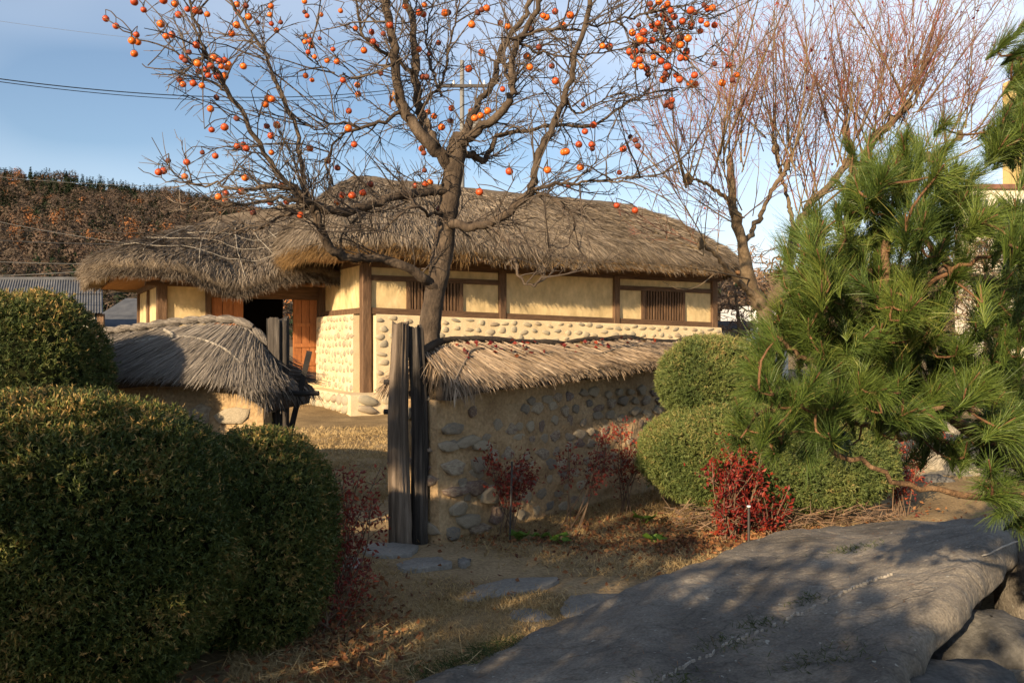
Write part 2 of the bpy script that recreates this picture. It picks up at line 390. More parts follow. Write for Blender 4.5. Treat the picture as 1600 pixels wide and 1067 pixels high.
def rock_mat():
    m = pmat('boulder', [(0, (.060, .053, .045)), (.3, (.125, .110, .090)), (.6, (.185, .162, .130)), (.85, (.255, .222, .175)), (1, (.33, .29, .225))], 1.9, (1, 1.15, 1), rough=.88, bump=.75, bscale=22, fine=.30, fscale=75, rot=(0, 0, R(-35)), bdist=.02, detail=10)
    nt = m.node_tree; N, Lk = nt.nodes, nt.links; bs = N['Principled BSDF']
    src = bs.inputs['Base Color'].links[0].from_socket; nrm = bs.inputs['Normal'].links[0].from_socket
    tc = N.new('ShaderNodeTexCoord'); mp = N.new('ShaderNodeMapping'); mp.inputs['Rotation'].default_value = (0, 0, R(-35)); mp.inputs['Scale'].default_value = (.9, 1.9, 1.2)
    Lk.new(tc.outputs['Object'], mp.inputs['Vector'])
    wn_ = N.new('ShaderNodeTexNoise'); wn_.inputs['Scale'].default_value = 3; Lk.new(mp.outputs['Vector'], wn_.inputs['Vector'])
    ad = N.new('ShaderNodeMixRGB'); ad.blend_type = 'LINEAR_LIGHT'; ad.inputs['Fac'].default_value = .35; Lk.new(mp.outputs['Vector'], ad.inputs['Color1']); Lk.new(wn_.outputs['Color'], ad.inputs['Color2'])
    vo = N.new('ShaderNodeTexVoronoi'); vo.feature = 'DISTANCE_TO_EDGE'; vo.inputs['Scale'].default_value = 1.5; Lk.new(ad.outputs['Color'], vo.inputs['Vector'])
    cr = N.new('ShaderNodeMapRange'); cr.inputs['From Max'].default_value = .03; cr.inputs['To Min'].default_value = .72; Lk.new(vo.outputs['Distance'], cr.inputs['Value'])
    li = N.new('ShaderNodeTexNoise'); li.inputs['Scale'].default_value = 26; li.inputs['Detail'].default_value = 3; Lk.new(tc.outputs['Object'], li.inputs['Vector'])
    lr = N.new('ShaderNodeMapRange'); lr.inputs['From Min'].default_value = .68; lr.inputs['From Max'].default_value = .74; Lk.new(li.outputs['Fac'], lr.inputs['Value'])
    m1 = N.new('ShaderNodeVectorMath'); m1.operation = 'MULTIPLY'; Lk.new(src, m1.inputs[0]); Lk.new(cr.outputs['Result'], m1.inputs[1])
    m2 = N.new('ShaderNodeMixRGB'); m2.inputs['Color2'].default_value = (.34, .33, .28, 1); Lk.new(lr.outputs['Result'], m2.inputs['Fac']); Lk.new(m1.outputs['Vector'], m2.inputs['Color1'])
    Lk.new(m2.outputs['Color'], bs.inputs['Base Color'])
    b2 = N.new('ShaderNodeBump'); b2.inputs['Strength'].default_value = .5; b2.inputs['Distance'].default_value = .02
    Lk.new(cr.outputs['Result'], b2.inputs['Height']); Lk.new(nrm, b2.inputs['Normal']); Lk.new(b2.outputs['Normal'], bs.inputs['Normal'])
    return m
M['rock'] = rock_mat()
def fruit_mat(name, a, b, rough, bump):
    return pmat(name, [(0, a), (1, b)], 14, rough=rough, rnd=True, attr=.55, spec=.45, bump=bump, bscale=30, bdist=.006)
M['fruit'] = fruit_mat('persimmon_orange', (.52, .085, .009), (.76, .175, .016), .35, .05)
M['fruit_red'] = fruit_mat('persimmon_red', (.34, .042, .011), (.52, .085, .014), .42, .15)
M['fruit_dark'] = fruit_mat('persimmon_withered', (.075, .022, .012), (.26, .05, .02), .6, .7)
M['calyx'] = pmat('calyx', [(0, (.05, .035, .02)), (1, (.12, .085, .05))], 20, rough=.9)

# ================================================================ THE SETTING
def gz(x, y):
    """height of the ground"""
    x = np.asarray(x, float); y = np.asarray(y, float)
    z = .036 * np.clip(y - 7.4, 0, 8.3)
    z = z + .10 * np.clip((x - 2.2) / 3, 0, 1) * np.clip((y - 4) / 3, 0, 1) * np.clip((14 - y) / 5, 0, 1)
    near = np.clip((30 - np.hypot(x, y)) / 12, 0, 1)
    return z + near * (.018 * np.sin(1.7 * x + .6 * y) * np.sin(1.3 * y - .5 * x) + .008 * np.sin(5.1 * x + 1) * np.sin(4.3 * y + .4 * x))

PATH = np.array([[-1.15, 7.6], [-.95, 6.6], [-.55, 5.9], [.1, 5.45], [.75, 5.2], [1.3, 5.1]])
def path_d(x, y):
    """distance to the trodden path"""
    p = np.stack([np.asarray(x, float), np.asarray(y, float)], -1)
    d = np.full(p.shape[:-1], 1e9)
    for a, b in zip(PATH[:-1], PATH[1:]):
        t = np.clip(((p - a) @ (b - a)) / ((b - a) @ (b - a)), 0, 1)
        d = np.minimum(d, np.linalg.norm(p - (a + t[..., None] * (b - a)), axis=-1))
    return d

def axis(lo, hi, step, far0, far1, n):
    mid = np.arange(lo, hi + step / 2, step)
    a = lo - np.geomspace(step, lo - far0, n)[::-1]; b = hi + np.geomspace(step, far1 - hi, n)
    return np.concatenate([a, mid, b])
gx = axis(-5, 5.5, .09, -1500, 1500, 34); gy = axis(2, 17, .09, -900, 2500, 34)
GX, GY = np.meshgrid(gx, gy)
GZ = gz(GX, GY)
GZ += np.where((np.abs(GX) < 6) & (GY > 1.5) & (GY < 18), .012 * wob(np.stack([GX, GY, 0 * GX], -1), 7, 2), 0)
pd = path_d(GX, GY) + .16 * wob(np.stack([GX, GY, 0 * GX], -1), 3.5, 5)
pv = np.clip(1.15 - pd / .62, 0, 1)
GZ -= .02 * pv
gm = bpy.data.materials.new('earth'); gm.use_nodes = True
nt = gm.node_tree; N = nt.nodes; Lk = nt.links
tc = N.new('ShaderNodeTexCoord')
n1 = N.new('ShaderNodeTexNoise'); n1.inputs['Scale'].default_value = 1.1; n1.inputs['Detail'].default_value = 8; n1.inputs['Roughness'].default_value = .65
n2 = N.new('ShaderNodeTexNoise'); n2.inputs['Scale'].default_value = 45; n2.inputs['Detail'].default_value = 5
for n_ in (n1, n2): Lk.new(tc.outputs['Object'], n_.inputs['Vector'])
r1 = ramp(nt, [(.3, (.15, .103, .053)), (.5, (.25, .175, .088)), (.7, (.36, .26, .137))]); Lk.new(n1.outputs['Fac'], r1.inputs['Fac'])
r2 = ramp(nt, [(.3, (.22, .155, .082)), (.7, (.36, .26, .145))]); Lk.new(n1.outputs['Fac'], r2.inputs['Fac'])
av = N.new('ShaderNodeAttribute'); av.attribute_name = 'var'
mx = N.new('ShaderNodeMixRGB'); Lk.new(av.outputs['Fac'], mx.inputs['Fac']); Lk.new(r1.outputs['Color'], mx.inputs['Color1']); Lk.new(r2.outputs['Color'], mx.inputs['Color2'])
mr = N.new('ShaderNodeMapRange'); mr.inputs['From Min'].default_value = .3; mr.inputs['From Max'].default_value = .7; mr.inputs['To Min'].default_value = .72; mr.inputs['To Max'].default_value = 1.28
Lk.new(n2.outputs['Fac'], mr.inputs['Value'])
mm = N.new('ShaderNodeVectorMath'); mm.operation = 'MULTIPLY'; Lk.new(mx.outputs['Color'], mm.inputs[0]); Lk.new(mr.outputs['Result'], mm.inputs[1])
Lk.new(mm.outputs['Vector'], N['Principled BSDF'].inputs['Base Color'])
N['Principled BSDF'].inputs['Roughness'].default_value = .98; N['Principled BSDF'].inputs['Specular IOR Level'].default_value = .1
bp = N.new('ShaderNodeBump'); bp.inputs['Strength'].default_value = .7; bp.inputs['Distance'].default_value = .015
Lk.new(n2.outputs['Fac'], bp.inputs['Height']); Lk.new(bp.outputs['Normal'], N['Principled BSDF'].inputs['Normal'])
tag(build('ground', [(np.stack([GX, GY, GZ], -1).reshape(-1, 3), grid_faces(len(gy), len(gx)), pv.ravel())], gm, smooth=True), 'sandy ground with dry lawn', kind='structure')

# ---------------------------------------------------------------- wooded hill
HP = np.array([-900, -300, 0, 100, 200, 300, 420, 600, 900, 1200, 1700, 2600])
HS = np.array([268, 282, 308, 306, 324, 342, 372, 425, 458, 455, 445, 435])
def hill_z(x, y):
    px = 800 + FPX * x / np.maximum(y, 1)
    top = CAMZ + (533.5 - np.interp(px, HP, HS) + 20) / FPX * 560
    t = np.clip((y - 190) / 370, 0, 1); back = np.clip((y - 560) / 400, 0, 1)
    return -1 + (top + 1) * (t ** .9) * (1 - .35 * back) + 3.0 * np.sin(x * .03) * t + 3 * np.sin(y * .035 + x * .02) * t
hy = np.linspace(180, 1000, 70); hr = np.linspace(-1.5, 1.5, 150)
HY, HR = np.meshgrid(hy, hr, indexing='ij'); HX = HY * HR
tag(build('hill', [(np.stack([HX, HY, hill_z(HX, HY)], -1).reshape(-1, 3), grid_faces(70, 150))], M['hill'], smooth=True), 'wooded hill behind the thatched houses', kind='structure')

def far_wood():
    pcs = []
    n = 9500
    r = rng.uniform(-.72, .95, n); y = 195 + 385 * rng.random(n) ** .75
    keep = (r < -.05) | (rng.random(n) < .35)
    r, y = r[keep], y[keep]; x = r * y; z = hill_z(x, y)
    n = len(x)
    C = np.stack([x, y, z], 1)
    ridge = np.clip((y - 470) / 90, 0, 1)
    kind = wob(C * [1, 1, 0], .022, 4, 2) + .35 * rng.normal(size=n)
    px = 800 + FPX * r
    con = (rng.random(n) < .24 + .55 * (wob(C * [1, 1, 0], .03, 9, 2) > .25) + .5 * ridge * (px < 250))
    orange = (~con) & (kind > .36)
    H = rng.uniform(5, 10, n) * (1 + .15 * wob(C * [1, 1, 0], .12, 7, 2)); K = 85
    u = rng.normal(size=(n, K, 3)); u = unit(u) * rng.random((n, K, 1)) ** .22
    P = C[:, None] + np.stack([u[..., 0] * H[:, None] * .36, u[..., 1] * H[:, None] * .36, H[:, None] * .62 + u[..., 2] * H[:, None] * .40], -1)
    tt = rng.random((n, K)) ; a = rng.random((n, K)) * 6.283; rr = (1 - tt) * H[:, None] * .30 * np.sqrt(rng.random((n, K)))
    Pc = C[:, None] + np.stack([rr * np.cos(a), rr * np.sin(a), (.1 + .95 * tt) * H[:, None]], -1)
    P = np.where(con[:, None, None], Pc, P)
    D = rng.normal(size=(n, K, 3)); D[..., 2] = np.abs(D[..., 2]) * np.where(con, .3, 1.4)[:, None]
    base = np.where(con, .08, np.where(orange, .86, .50)) + np.where(orange, .06, .10) * rng.normal(size=n)
    var = np.clip(base[:, None] + .03 * rng.normal(size=(n, K)), 0, 1)
    bare = ~con & ~orange
    W = np.where(bare, .5, .8)[:, None] * rng.uniform(.5, 1.4, (n, K)); L = rng.uniform(.6, 1.3, (n, K)) * np.where(bare, 1.5, 1)[:, None]
    cen = C[:, None] + np.stack([0 * H, 0 * H, H * .5], -1)[:, None]; U_ = unit(P - cen); D = unit(np.cross(U_, rng.normal(size=U_.shape)) + .1 * U_)
    s = strands(P.reshape(-1, 3), D.reshape(-1, 3), L.ravel(), W.ravel(), var=var.ravel(), side=U_.reshape(-1, 3) + .12 * rng.normal(size=(n * K, 3)))
    tag(build('hill_forest', [s], M['forest']), 'autumn wood of brown, orange and dark green trees covering the hill', 'forest', kind='stuff')
far_wood()

# ---------------------------------------------------------------- shared stone meshes
def dome_mesh(name, mat, k=9, seed=0, flat=.0):
    g = np.random.default_rng(seed)
    a = np.arange(k) * 6.283 / k + g.uniform(-.2, .2, k)
    rad = g.uniform(.82 - .2 * flat, 1.12, k)
    ring = lambda q, h: np.stack([np.cos(a) * rad * q, np.sin(a) * rad * q, np.full(k, h) * g.uniform(.85, 1.1, k)], 1)
    V = np.vstack([ring(1, -.6), ring(1.0, 0), ring(.86 + .04 * flat, .5 + .3 * flat), ring(.5 + .1 * flat, .88 - flat * .1), [[g.uniform(-.2, .2) * flat, g.uniform(-.2, .2) * flat, .95]]])
    F4 = grid_faces(4, k, True)
    F3 = np.array([[3 * k + i, 3 * k + (i + 1) % k, 4 * k] for i in range(k)])
    return mesh_of(name, [(V, F4), (V.copy(), F3)], mat, True)
def weld(me):
    import bmesh
    bm = bmesh.new(); bm.from_mesh(me); bmesh.ops.remove_doubles(bm, verts=bm.verts, dist=1e-5); bm.to_mesh(me); bm.free()
    return me
COB = [weld(dome_mesh('cobble', M['cobble'], 8, s)) for s in range(6)]
FST = [weld(dome_mesh('fieldstone', M['fieldstone'], 7 + s % 3, 20 + s, 1.0)) for s in range(9)]

def face_rot(n, spin):
    """rotation that turns local z to n with local x horizontal, spun"""
    n = Vector(n).normalized(); x = Vector((0, 0, 1)).cross(n).normalized(); y = n.cross(x)
    m = Matrix((x, y, n)).transposed() @ Matrix.Rotation(spin, 3, 'Z')
    return m.to_euler()

# ---------------------------------------------------------------- thatched roof surface
class Roof:
    def __init__(s, ex0, ex1, ey0, ey1, rx0, rx1, ry, zr, ze, rnd=5.0, thick=.34, prof=1.22, tilt=0.0):
        s.__dict__.update(ex0=ex0, ex1=ex1, ey0=ey0, ey1=ey1, rx0=rx0, rx1=rx1, ry=ry, zr=zr, ze=ze, rnd=rnd, thick=thick, prof=prof, tilt=tilt)
    def eave(s, a):
        """perimeter point at angle a (a rounded rectangle); a = 0 is +x, -pi/2 is the front"""
        c, d = np.cos(a), np.sin(a)
        k = (np.abs(c) ** s.rnd + np.abs(d) ** s.rnd) ** (-1 / s.rnd)
        x = (s.ex0 + s.ex1) / 2 + k * c * (s.ex1 - s.ex0) / 2
        y = (s.ey0 + s.ey1) / 2 + k * d * (s.ey1 - s.ey0) / 2
        return x, y
    def P(s, a, t, lift=0.0):
        a = np.asarray(a, float); t = np.asarray(t, float)
        x, y = s.eave(a)
        rx = s.rx0 + (np.clip((x - s.ex0) / (s.ex1 - s.ex0), 0, 1)) * (s.rx1 - s.rx0)
        X = rx + (x - rx) * t; Y = s.ry + (y - s.ry) * t
        ze = s.ze(x, y) if callable(s.ze) else s.ze
        f = np.where(t < 1, np.clip(t, 0, 1) ** s.prof, t)
        f = f - .10 * np.sin(np.pi * np.clip(t, 0, 1)) * (t > .3) * 0
        zr = s.zr + s.tilt * (rx - s.rx0)
        Z = zr + (ze - zr) * f - .10 * np.clip((t - .86) / .14, 0, 2) ** 2
        B = np.stack([X, Y, Z], -1)
        Z = Z + .055 * wob(B, 1.5, 8) * np.clip(t * 3, .3, 1) + .02 * wob(B, 7, 9) + lift
        return np.stack([X, Y, Z], -1)
    def shell(s, na=150, nt=22):
        a = np.linspace(-math.pi, math.pi, na, endpoint=False)
        rows = [s.P(a, np.full(na, t)) for t in np.linspace(0.0, 1, nt)]
        e = rows[-1]; cx = np.array([(s.ex0 + s.ex1) / 2, (s.ey0 + s.ey1) / 2, 0])
        inn = unit((cx - e) * [1, 1, 0])
        th = s.thick
        rows.append(e + [0, 0, -th * .45] - inn * .03)
        rows.append(e + [0, 0, -th * .9] + inn * .06)
        rows.append(e + [0, 0, -th] + inn * .22)
        rows.append(e + inn * 1.15 + [0, 0, -th + .22])
        V = np.concatenate(rows)
        return (V, grid_faces(len(rows), na, True)[:, ::-1])
    def straw(s, n, L=.55, W=.014, a0=-math.pi, a1=math.pi, tmin=.02, lift=.012, var=None):
        a = rng.uniform(a0, a1, n); t = np.sqrt(rng.uniform(tmin, .97, n))
        p = s.P(a, t); q = s.P(a, t + .03); D = unit(q - p)
        nrm = np.array([0, 0, 1.0])
        D = D + .15 * rng.normal(size=(n, 3)) + nrm * .02
        Ls = L * rng.uniform(.5, 1.25, n)
        v = np.clip(.5 + .24 * rng.normal(size=n) + .22 * wob(p, 1.1, 13) + .12 * wob(p, 5, 14), 0, 1)
        return strands(p + nrm * lift, D, Ls, W * rng.uniform(.6, 1.5, n), side=nrm + .5 * rng.normal(size=(n, 3)), seg=1, var=v)
    def fringe(s, n, L=.3, W=.016, a0=-math.pi, a1=math.pi, low=.05):
        a = rng.uniform(a0, a1, n)
        p = s.P(a, np.full(n, 1.0)); cx = np.array([(s.ex0 + s.ex1) / 2, (s.ey0 + s.ey1) / 2, 0])
        o = unit((p - cx) * [1, 1, 0])
        h = rng.random(n)
        p = p + np.array([0, 0, -1.0]) * (h * s.thick)[:, None] - o * .06
        D = o * rng.uniform(.35, 1.0, n)[:, None] + np.array([0, 0, -1.0]) * (rng.uniform(.45, 1.2, n))[:, None] + .22 * rng.normal(size=(n, 3))
        v = np.clip(.55 - .25 * h + .2 * rng.normal(size=n) + .25 * wob(p, 2.5, 6), 0, 1)
        return strands(p, D, L * rng.uniform(.4, 1.3, n), W * rng.uniform(.6, 1.4, n), seg=1, var=v)
    def rope(s, pts, n=40, r=.011, sag=.0):
        pts = np.array(pts, float)
        q = spline(pts, n)
        return tube(s.P(q[:, 0], q[:, 1], .035), r, 5)
    def ang(s, x, y):
        """angle whose eave point faces a plan point"""
        return math.atan2((y - (s.ey0 + s.ey1) / 2) / ((s.ey1 - s.ey0) / 2), (x - (s.ex0 + s.ex1) / 2) / ((s.ex1 - s.ex0) / 2))

# ================================================================ MAIN HOUSE (stone footed, right)
HZ = .30
HROT = R(30)
H1 = empty('thatched_house', (-2.67, 15.3, HZ), HROT)
tag(H1, 'long thatched house with cobbled lower wall, yellow plaster and barred windows', 'house')
H1L = 8.6
def sill(x): return 1.88 - .021 * np.asarray(x, float)
TOP = 2.68

def hbox(name, x0, x1, y0, y1, z0a, z0b, z1a, z1b, mat, parent=H1, bev=.0):
    """a beam of the front whose ends may stand at different heights (local house coordinates)"""
    V = np.array([[x0, y0, z0a], [x1, y0, z0b], [x1, y1, z0b], [x0, y1, z0a], [x0, y0, z1a], [x1, y0, z1b], [x1, y1, z1b], [x0, y1, z1a]], float)
    return build(name, [(V, BOXF)], mat, parent, local=True, root=H1)

# solid core of the walls behind panels
build('wall_core', [box(.06, 8.54, .10, 3.7, .2, 2.62)], M['plaster'], H1, local=True)
# plinth
pl = []
xs = np.linspace(-.55, 9.0, 40)
def ledge(path, z0, z1, depth, seed):
    pass
build('plinth', [box(-.50, 9.0, -.55, 3.9, -.1, .31)], M['mortar'], H1, local=True)
g = np.random.default_rng(5)
def place(me_list, parent, p, n, sx, sy, sz, name, spin=None):
    return put(name, me_list[g.integers(len(me_list))], parent, p, face_rot(n, g.uniform(-.25, .25) if spin is None else spin), (sx, sy, sz))
x = -.42
while x < 8.9:                                            # plinth stones along the front
    w = g.uniform(.13, .26)
    for zz, hh in ((.20, .10), (.045, .085)):
        place(COB, H1, (x + w, -.555, zz + g.uniform(-.015, .015)), (0, -1, 0), w * .92, hh * g.uniform(.8, 1.1), .06, 'plinth_stone')
    x += 2 * w
y = -.45
while y < 2.5:
    w = g.uniform(.12, .22)
    for zz, hh in ((.20, .10), (.045, .085)):
        place(COB, H1, (-.505, y + w, zz), (-1, 0, 0), w * .92, hh * g.uniform(.8, 1.1), .06, 'plinth_stone')
    y += 2 * w

# posts
for px_, w in ((0.0, .18), (2.87, .16), (5.73, .16), (8.6, .17)):
    build('post', bbox(px_ - w / 2, px_ + w / 2, -.02, w - .02, .31, TOP, .015, 8, .006), M['timber'], H1, local=True)
build('post', bbox(-.10, .05, 2.52, 2.66, .31, TOP, .015, 8, .006), M['timber'], H1, local=True)
# plate beam, sill beams, lintels
hbox('wall_plate', -.25, 8.85, .0, .20, TOP, TOP, TOP + .16, TOP + .16, M['timber_h'])
build('wall_plate', [box(.0, .18, .20, 3.9, TOP, TOP + .157)], M['timber'], H1, local=True)
for a_, b_ in ((.09, 2.79), (2.95, 5.65), (5.81, 8.515)):
    hbox('sill_beam', a_, b_, .0, .11, sill(a_) - .12, sill(b_) - .12, sill(a_), sill(b_), M['timber_h'])
    hbox('upper_beam', a_, b_, .02, .11, TOP - .055, TOP - .055, TOP - .003, TOP - .003, M['timber_h'])
build('sill_beam', [box(-.035, .08, .17, 2.51, 1.77, 1.88)], M['timber'], H1, local=True)
for a_, b_ in ((.09, 2.79), (5.81, 8.515)):
    hbox('lintel', a_, b_, .012, .115, TOP - .30, TOP - .30, TOP - .20, TOP - .20, M['timber_h'])
# windows: frame jambs and upright bars with dark behind
def xpos(px, y=0.0):
    """local x on the front wall that shows at this column of the photograph"""
    p = (px - 800) / FPX
    bx, by = -2.67 - .5 * y, 15.3 + .866 * y
    return (p * by - bx) / (.866 - .5 * p)
for wx0, wx1, nb in ((xpos(636), xpos(724), 15), (xpos(1004), xpos(1071), 14)):
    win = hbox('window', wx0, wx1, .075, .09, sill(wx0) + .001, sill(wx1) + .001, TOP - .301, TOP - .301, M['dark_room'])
    for q in (wx0, wx1 - .075):
        hbox('jamb', q, q + .075, .004, .074, sill(q) + .002, sill(q) + .002, TOP - .302, TOP - .302, M['timber'], win)
    for k in range(nb):
        q = wx0 + .075 + (wx1 - wx0 - .15) * (k + .5) / nb
        hbox('bar', q - .018, q + .018, .02, .055, sill(q) + .002, sill(q) + .002, TOP - .302, TOP - .302, M['timber'], win)
    M_ = None
# plaster panels
w1, w2, w3, w4 = xpos(636), xpos(724), xpos(1004), xpos(1071)
def panel(x0, x1, z1, y=.05):
    nx, nz = 10, 6
    X, T = np.meshgrid(np.linspace(x0, x1, nx), np.linspace(0, 1, nz)); Z = sill(X) - .02 + (z1 - sill(X) + .02) * T
    Y = y + .006 * wob(np.stack([X, 0 * X, Z], -1), 4, 3)
    build('plaster_panel', [(np.stack([X, Y, Z], -1).reshape(-1, 3), grid_faces(nz, nx))], M['plaster'], H1, smooth=True, local=True)
for a_, b_ in ((.09, w1), (w2, 2.79), (5.81, w3), (w4, 8.515)):
    panel(a_, b_, TOP - .30)
for a_, b_ in ((.09, 2.79), (5.81, 8.515)):
    nx = 8
    panel_z = (TOP - .21, TOP - .05)
    X, Z = np.meshgrid(np.linspace(a_, b_, nx), np.linspace(*panel_z, 3))
    build('plaster_panel', [(np.stack([X, .055 + 0 * X, Z], -1).reshape(-1, 3), grid_faces(3, nx))], M['plaster'], H1, local=True)
panel(2.95, 5.65, TOP - .05)
Y_, Z_ = np.meshgrid(np.linspace(.15, 2.53, 10), np.linspace(1.87, TOP + .01, 6))
build('plaster_panel', [(np.stack([.012 + .006 * wob(np.stack([0 * Y_, Y_, Z_], -1), 4, 3), Y_, Z_], -1).reshape(-1, 3), grid_faces(6, 10)[:, ::-1])], M['plaster'], H1, smooth=True, local=True)
# cobbled lower walls, thicker than the timber above
def cobble_wall(name, axis_, c0, c1, z0, topf, face, back, rows, step, sgn):
    n = 40
    c = np.linspace(c0, c1, n); tz = topf(c)
    zz = np.stack([np.full(n, z0), tz * .5 + z0 * .5, tz - .02, tz], 0)
    f = np.stack([np.full(n, face)] * 4, 0); f[3] += sgn * -.02
    f = f + .006 * wob(np.stack([np.tile(c, (4, 1)), zz, 0 * zz], -1), 5, 7)
    C = np.tile(c, (4, 1))
    mk = (lambda a, b, z: np.stack([a, b, z], -1)) if axis_ == 0 else (lambda a, b, z: np.stack([b, a, z], -1))
    top = mk(C[3:4], np.full((1, n), back), zz[3:4])
    V = np.concatenate([mk(C, f, zz), top]).reshape(-1, 3)
    F = grid_faces(5, n)
    pcs = [(V, F if (axis_ == 0) else F[:, ::-1])]
    for e in (0, -1):
        q = np.array([mk(C[0, e], f[0, e], zz[0, e]), mk(C[2, e], f[2, e], zz[2, e]), mk(C[2, e], back, zz[2, e]), mk(C[2, e], back, z0)])
        pcs.append((q, np.array([[0, 1, 2, 3]])))
    w = build(name, pcs, M['mortar'], H1, local=True)
    for r in range(rows):
        q = c0 + .08 + (.5 * step if r % 2 else 0) * .6
        while q < c1 - .06:
            tz_ = float(topf(q)); hh = (tz_ - z0) / rows
            if axis_ == 0 and r > 5 and q > 1.7: break
            sx = g.uniform(.24, .50) * step; sz_ = g.uniform(.24, .45) * hh
            zc = tz_ - hh * (r + .5) + g.uniform(-.035, .035)
            if r == 0: sz_ *= .8
            p = (q + g.uniform(-.02, .02), face + sgn * .002, zc) if axis_ == 0 else (face + sgn * .002, q + g.uniform(-.02, .02), zc)
            nn = (0, sgn, 0) if axis_ == 0 else (sgn, 0, 0)
            place(COB, w, p, nn, sx, sz_, .028, 'stone')
            q += step * g.uniform(.85, 1.2)
    return w
cobble_wall('cobbled_wall', 0, .13, 8.68, .30, lambda x: sill(x) - .125, -.14, .10, 9, .245, -1)
cobble_wall('cobbled_wall', 1, .30, 2.60, .30, lambda x: 1.76 - .0 * np.asarray(x), -.16, .05, 9, .20, -1)

# roof
def ze1(x, y): return 3.12 - HZ + .0 * x + .10 * np.exp(-((x - 9.3) / 1.2) ** 2) + .05 * np.exp(-((x + 1) / 1.0) ** 2)
RF1 = Roof(-1.12, 9.45, -.86, 4.9, .40, 7.6, 1.85, 4.66, lambda x, y: 3.12 + .0 * x + .06 * np.clip((x - 7) / 2.5, 0, 1), rnd=5.5, thick=.24, prof=1.18)
rf = build('roof', [RF1.shell()], M['thatch_base'], H1, smooth=True, local=True)
aF0, aF1 = -math.pi, .35
tag(build('thatch_straw', [RF1.straw(44000, .34, .017, aF0, aF1), RF1.straw(6000, .34, .016, 2.4, math.pi)], M['thatch'], rf, local=True), kind='stuff')
tag(build('eave_straw', [RF1.fringe(15000, .15, .014, aF0, .3), RF1.fringe(2600, .15, .015, 2.5, math.pi)], M['thatch'], rf, local=True), kind='stuff')
tag(build('eave_underside_straw', [RF1.fringe(4200, .28, .014, -math.pi, -2.0), RF1.fringe(2200, .26, .014, 2.5, math.pi), RF1.fringe(2500, .17, .013, -2.0, -.2)], M['thatch_gold'], rf, local=True), kind='stuff')
for k, a_ in enumerate(np.linspace(-2.75, -.25, 9)):
    build('rope', RF1.rope([(a_, .08), (a_ + .02, .5), (a_ - .01, .97)], 24, .007), M['rope_brown'], rf, local=True)
# rafters under the eaves
rf_me = mesh_of('rafter', tube(np.array([[0, 0, 0], [0, -.55, -.02], [0, -1.15, -.03]]), [.05, .048, .043], 7, rough=.1), M['rafter'], True)
for x in np.arange(-.1, 8.9, .34):
    put('rafter', rf_me, H1, (x, .22, TOP + .17), (R(-1), 0, g.uniform(-.05, .05)), (1, .78, 1))
for y in np.arange(.25, 3.6, .34):
    put('rafter', rf_me, H1, (.22, y, TOP + .17), (0, R(-1), R(-90) + g.uniform(-.05, .05)), (1, .82, 1))

# ================================================================ LEFT WING (separate roof, plank doors)
H2 = empty('thatched_outbuilding', (-2.67, 15.3, HZ), HROT)
tag(H2, 'lower thatched outbuilding with open plank doors and drooping eaves tied with pale ropes', 'house')
F2 = 2.65
xl = xpos(245, F2); xa, xb, xc, xd = xpos(329, F2), xpos(381, F2), xpos(459, F2), -.12
WT = 2.34                                              # wall top
def b2(name, x0, x1, y0, y1, z0, z1, mat, parent=H2, bev=0): return build(name, bbox(x0, x1, y0, y1, z0, z1, .010, 5, .004) if bev else [box(x0, x1, y0, y1, z0, z1)], mat, parent, local=True, root=H2)
b2('platform', xl - .25, -.06, F2 - .42, 6.3, -.1, .42, M['mortar'])
for q in np.arange(xl - .1, -.6, .36):
    for zz in (.30, .10):
        place(COB, H2, (q + g.uniform(-.03, .03), F2 - .425, zz), (0, -1, 0), g.uniform(.10, .17), g.uniform(.06, .09), .05, 'platform_stone')
for x0, w in ((xl, .19), (xa - .09, .11), (xd, .10)):
    b2('post', x0, x0 + w, F2 - .02, F2 + .15, .42, WT, M['timber'], bev=1)
b2('post', xl, xl + .15, 4.2, 4.35, .42, WT, M['timber'], bev=1)
b2('post', xl, xl + .15, 6.0, 6.15, .42, WT, M['timber'], bev=1)
b2('header_beam', xl - .2, .0, F2 - .01, F2 + .16, WT - .02, WT + .15, M['timber_h'])
b2('side_beam', xl + .005, xl + .15, F2 + .16, 6.2, WT - .02, WT + .148, M['timber'])
for x0, x1 in ((xl + .19, xa - .09),):
    X, Z = np.meshgrid(np.linspace(x0, x1, 8), np.linspace(.42, WT, 8))
    build('plaster_panel', [(np.stack([X, F2 + .05 + .006 * wob(np.stack([X, 0 * X, Z], -1), 4, 3), Z], -1).reshape(-1, 3), grid_faces(8, 8))], M['plaster'], H2, smooth=True, local=True)
for y0, y1 in ((F2 + .15, 4.2), (4.35, 6.0)):
    b2('plaster_panel', xl + .05, xl + .10, y0, y1, .42, WT, M['plaster'])
b2('threshold', xa + .02, xd, F2 - .03, F2 + .10, .42, .60, M['timber_h'], bev=1)
b2('lintel', xa + .02, xd, F2 + .0, F2 + .12, WT - .22, WT - .02, M['timber_h'], bev=1)
for x0, x1 in ((xa + .03, xb), (xc, xd)):               # two plank leaves, each with boards and rails
    dr = b2('door', x0, x1, F2 + .055, F2 + .075, .60, WT - .22, M['door_wood'])
    nb = 3
    for k in range(nb):
        u0, u1 = x0 + (x1 - x0) * k / nb + .006, x0 + (x1 - x0) * (k + 1) / nb - .006
        build('plank', [box(u0, u1, F2 + .028, F2 + .0555, .605, WT - .225, .2 + .3 * k)], M['door_wood'], dr, local=True, root=H2)
    for zz in (.75, 1.13, 1.56):
        b2('rail', x0 + .004, x1 - .004, F2 + .008, F2 + .0285, zz, zz + .075, M['door_wood'], dr)
